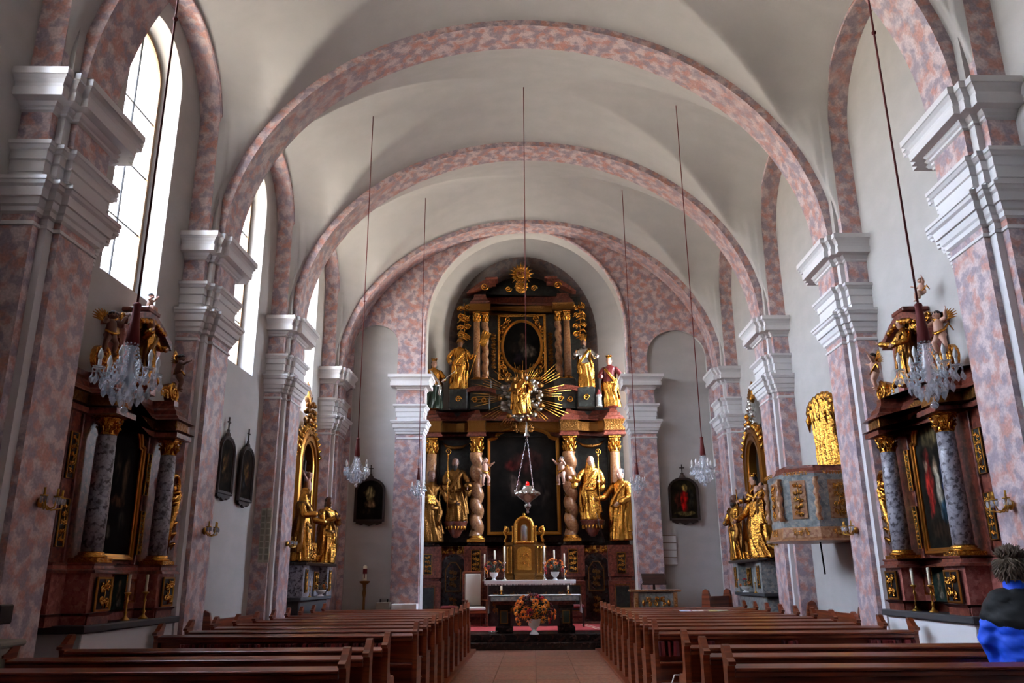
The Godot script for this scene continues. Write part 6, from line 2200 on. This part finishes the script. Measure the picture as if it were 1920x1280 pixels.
func person():
	var t := thing("person", "person in blue and black jacket with tousled grey-brown hair, among the pews", "person", V(3.97, .06, 6.98), PI - .6)
	t.scale = Vector3.ONE * .945
	# local: facing +z
	var b := MB.new()
	var bones := []
	for e: float in [-1.0, 1.0]:
		bones.append([Vector3(e * .10, .92, 0), Vector3(e * .11, .5, .02), .095, .062])
		bones.append([Vector3(e * .11, .5, .02), Vector3(e * .11, .09, -.02), .062, .045])
		bones.append([Vector3(e * .11, .05, -.02), Vector3(e * .12, .04, .15), .045, .035])
	bones.append([Vector3(0, .95, 0), Vector3(0, 1.2, 0), .14, .13])
	bones.append([Vector3(0, 1.2, 0), Vector3(0, 1.4, -.01), .13, .12])
	bones.append([Vector3(0, 1.42, -.01), Vector3(0, 1.58, .01), .06, .055])
	sdf_mesh(b, bones, .022, .02)
	b.t = Transform3D(Basis(Vector3.UP, -.45), Vector3(0, 1.665, .02))
	b.lathe([[.01, -.125], [.05, -.12], [.068, -.08], [.076, -.02], [.078, .03], [.07, .08], [.04, .11], [.008, .12]], Vector3(), 18, true, .98, 1.18)
	b.tube([Vector3(0, .0, .085), Vector3(0, -.035, .108), Vector3(0, -.045, .09)], [.01, .015, .01], 7)
	b.tube([Vector3(-.025, -.068, .08), Vector3(0, -.07, .088), Vector3(.025, -.068, .08)], .007, 5)
	for e: float in [-1.0, 1.0]:
		b.ell(Vector3(e * .03, .0, .082), Vector3(.014, .008, .008), 8, 5)
		b.ell(Vector3(e * .079, -.015, -.005), Vector3(.012, .032, .02), 8, 6)
	b.t = Transform3D()
	finger_hand(b, Vector3(-.25, .86, .09), Vector3(.1, -1, .3), Vector3(.3, 0, 1), .085)
	finger_hand(b, Vector3(.25, .86, .09), Vector3(-.1, -1, .3), Vector3(-.3, 0, 1), .085)
	obj("body", b, M.skin, t)
	var tr := MB.new()
	var tb := []
	for e: float in [-1.0, 1.0]:
		tb.append([Vector3(e * .10, .92, 0), Vector3(e * .11, .5, .02), .115, .085])
		tb.append([Vector3(e * .11, .5, .02), Vector3(e * .11, .08, -.02), .085, .075])
	sdf_mesh(tr, tb, .024, .02, .012)
	obj("trousers", tr, new_mat(Color(.08, .09, .12), .9), t)
	var low := MB.new()
	var jb := [[Vector3(-.06, .86, 0), Vector3(-.07, 1.22, 0), .155, .15], [Vector3(.06, .86, 0), Vector3(.07, 1.22, 0), .155, .15]]
	for e: float in [-1.0, 1.0]:
		jb.append([Vector3(e * .235, 1.26, -.01), Vector3(e * .275, 1.10, -.02), .075, .07])
		jb.append([Vector3(e * .275, 1.10, -.02), Vector3(e * .25, .88, .08), .068, .055])
	sdf_mesh(low, jb, .02, .022, .03)
	obj("jacket", low, new_mat(Color(.05, .33, .90), .65), t, "bright blue lower jacket")
	var yo := MB.new()
	var yb := [[Vector3(-.09, 1.27, -.01), Vector3(-.10, 1.40, -.02), .152, .105], [Vector3(.09, 1.27, -.01), Vector3(.10, 1.40, -.02), .152, .105], [Vector3(0, 1.25, -.03), Vector3(0, 1.44, -.02), .14, .10]]
	for e: float in [-1.0, 1.0]:
		yb.append([Vector3(e * .17, 1.41, -.02), Vector3(e * .24, 1.27, -.01), .075, .078])
	sdf_mesh(yo, yb, .02, .022, .015)
	obj("jacket_yoke", yo, new_mat(Color(.025, .025, .03), .7), t, "black shoulder yoke")
	var co := MB.new()
	co.lathe([[.115, 1.44], [.10, 1.5], [.098, 1.575], [.085, 1.575], [.085, 1.5]], Vector3(0, 0, 0), 18, true, 1, 1, false)
	obj("collar", co, new_mat(Color(.05, .33, .90), .65), t)
	var hr := MB.new()
	var hc := Vector3(0, 1.70, -.0)
	hr.ell(hc + Vector3(0, .0, -.02), Vector3(.108, .122, .122), 16, 10)
	var rng := RandomNumberGenerator.new()
	rng.seed = 9
	for k in 700:
		var a := rng.randf() * TAU
		var y := rng.randf_range(-.75, 1.0)
		var r := sqrt(1.0 - minf(y * y, .999))
		var nrm := Vector3(cos(a) * r, y, sin(a) * r)
		if nrm.z > .45 and y < .35:
			continue
		var p := hc + Vector3(nrm.x * .102, nrm.y * .116, nrm.z * .116 - .02)
		var dn := (nrm * .5 + Vector3(rng.randf_range(-.6, .6), -.7 if y < .5 else .3, rng.randf_range(-.6, .3))).normalized()
		hr.tube([p, p + dn * .03 + nrm * .01, p + dn * .075 + nrm * .004], [.008, .006, .001], 4)
	obj("hair", hr, new_mat(Color(.40, .34, .28), .7), t)
func furnish():
	pews()
	wall_bench("brown wall bench with rounded ends below the two station pictures", V(-5.24, 0, 14.2), PI / 2, 2.5)
	wall_bench("brown wall bench with rounded ends under the pulpit", V(5.24, 0, 14.5), -PI / 2, 2.5)
	wall_bench("short bench with red cushion before the gold niche altar", V(4.3, .165, 19.45), -PI * .75, .95, true)
	side_altar(-1.0)
	side_altar(1.0)
	niche_altar(-1.0)
	niche_altar(1.0)
	pulpit()
	high_altar()
	sanctuary()
	# chandeliers
	chandelier("large crystal chandelier with red velvet sleeve before the window-side altar", V(-3.07, 3.12, 5.8), 10.95, 1.0)
	chandelier("large crystal chandelier with red velvet sleeve before the altar on the windowless wall", V(3.2, 3.18, 6.3), 10.95, 1.0)
	chandelier("crystal chandelier hanging before the station picture of the window side", V(-3.17, 3.5, 14.3), 10.86, 1.0)
	chandelier("crystal chandelier hanging before the pulpit side recess", V(3.04, 3.44, 14.3), 10.86, 1.0)
	chandelier("small crystal chandelier before the chancel pilaster on the window side", V(-2.63, 3.60, 18.36), 11.1, .8)
	chandelier("small crystal chandelier before the chancel pilaster on the lectern side", V(2.38, 3.66, 18.36), 11.1, .8)
	# station pictures
	var c1 := canvas(71, Color(.10, .08, .05), [[.35, .5, .16, .22, Color(.28, .20, .10)], [.6, .4, .12, .2, Color(.20, .13, .07)], [.6, .75, .25, .1, Color(.14, .10, .06)]], 96, 160)
	var c2 := canvas(72, Color(.11, .08, .05), [[.5, .45, .2, .24, Color(.26, .18, .08)], [.35, .7, .12, .16, Color(.12, .12, .13)], [.7, .6, .1, .2, Color(.22, .12, .07)]], 96, 160)
	station("arched station picture with cross finial on the window wall, next to the side altar pier", V(-5.30, 3.06, 13.55), PI / 2, .56, 1.05, c1)
	station("arched station picture with cross finial on the window wall, nearer the hymn board", V(-5.30, 3.03, 14.55), PI / 2, .56, 1.05, c2)
	station("arched station picture with cross finial in the recess behind the paschal candle", S(-4.15, 3.05, 20.66), 0, .66, 1.16, canvas(73, Color(.07, .055, .04), [[.5, .35, .2, .18, Color(.42, .36, .24)], [.5, .6, .22, .12, Color(.35, .26, .18)], [.4, .8, .3, .08, Color(.14, .11, .08)]], 96, 128))
	station("arched station picture with red robed figure in the recess behind the lectern", S(3.86, 3.03, 20.66), 0, .66, 1.16, canvas(74, Color(.12, .10, .06), [[.5, .55, .14, .3, Color(.50, .06, .05)], [.25, .55, .12, .22, Color(.22, .10, .07)], [.78, .5, .1, .24, Color(.13, .13, .11)], [.55, .22, .12, .12, Color(.62, .50, .26)], [.5, .88, .4, .06, Color(.34, .30, .18)]], 96, 128))
	# sconces on the piers
	var sl := [["left", -4.84, 7.80, 2.35, "the pier before the window-side altar"], ["left", -4.84, 11.86, 2.30, "the pier next to the two station pictures"], ["left", -4.84, 15.93, 2.28, "the pier with the hymn board"], ["right", 4.84, 8.33, 2.27, "the pier before the altar on the windowless wall"], ["right", 4.84, 12.39, 2.25, "the pier before the pulpit"], ["right", 4.84, 16.45, 2.23, "the pier behind the pulpit"]]
	for q in sl:
		sconce("silver wall sconce with glass drops on %s" % q[4], V(q[1], q[3], q[2]), PI / 2 if q[1] < 0 else -PI / 2)
	# hymn boards
	var hb := thing("hymn_board", "white double hymn number board on the pier beside the station pictures", "hymn board", V(-5.08, 1.92, 15.34))
	for e: float in [-1.0, 1.0]:
		var bd := obj("board", MB.new().box(Vector3(e * .055, .5, 0), Vector3(.1, 1.0, .03), .006), new_mat(Color(.72, .70, .64), .8), hb)
		for k in 8:
			obj("number_card", MB.new().box(Vector3(e * .055, .09 + .117 * k, .018), Vector3(.065, .09, .006)), new_mat(Color(.56, .55, .50), .8), bd)
	var rk := thing("hymn_board", "pale four-rail hymn number rack on the wall behind the lectern", "hymn board", S(3.35, 1.88, 20.66))
	obj("back_board", MB.new().box(Vector3(0, .36, 0), Vector3(.48, .72, .02), .004), new_mat(Color(.80, .79, .78), .8), rk)
	for k in 5:
		obj("rail", MB.new().box(Vector3(0, .005 + .18 * k, .02), Vector3(.48, .02, .04), .004), new_mat(Color(.46, .40, .32), .7), rk)
	# loudspeaker and holy-water stone at the near left pier
	var sp := thing("loudspeaker", "black box loudspeaker fixed to the pier before the window-side altar", "loudspeaker", V(-4.98, 1.24, 7.56))
	obj("case", MB.new().box(Vector3(0, .085, .1), Vector3(.42, .17, .2), .012), M.black, sp)
	obj("grille", MB.new().box(Vector3(0, .085, .203), Vector3(.36, .12, .006)), new_mat(Color(.05, .05, .05), .9), sp)
	var hw := thing("holy_water_stoup", "pale stone block stoup at the pier before the window-side altar", "stoup", V(-4.86, 0, 7.5))
	obj("block", MB.new().box(Vector3(0, .53, .1), Vector3(.42, 1.06, .34), .02), new_mat(Color(.58, .55, .50), .85), hw)
	obj("basin_rim", MB.new().box(Vector3(0, 1.08, .1), Vector3(.48, .06, .4), .02), new_mat(Color(.58, .55, .50), .85), hw)
	person()
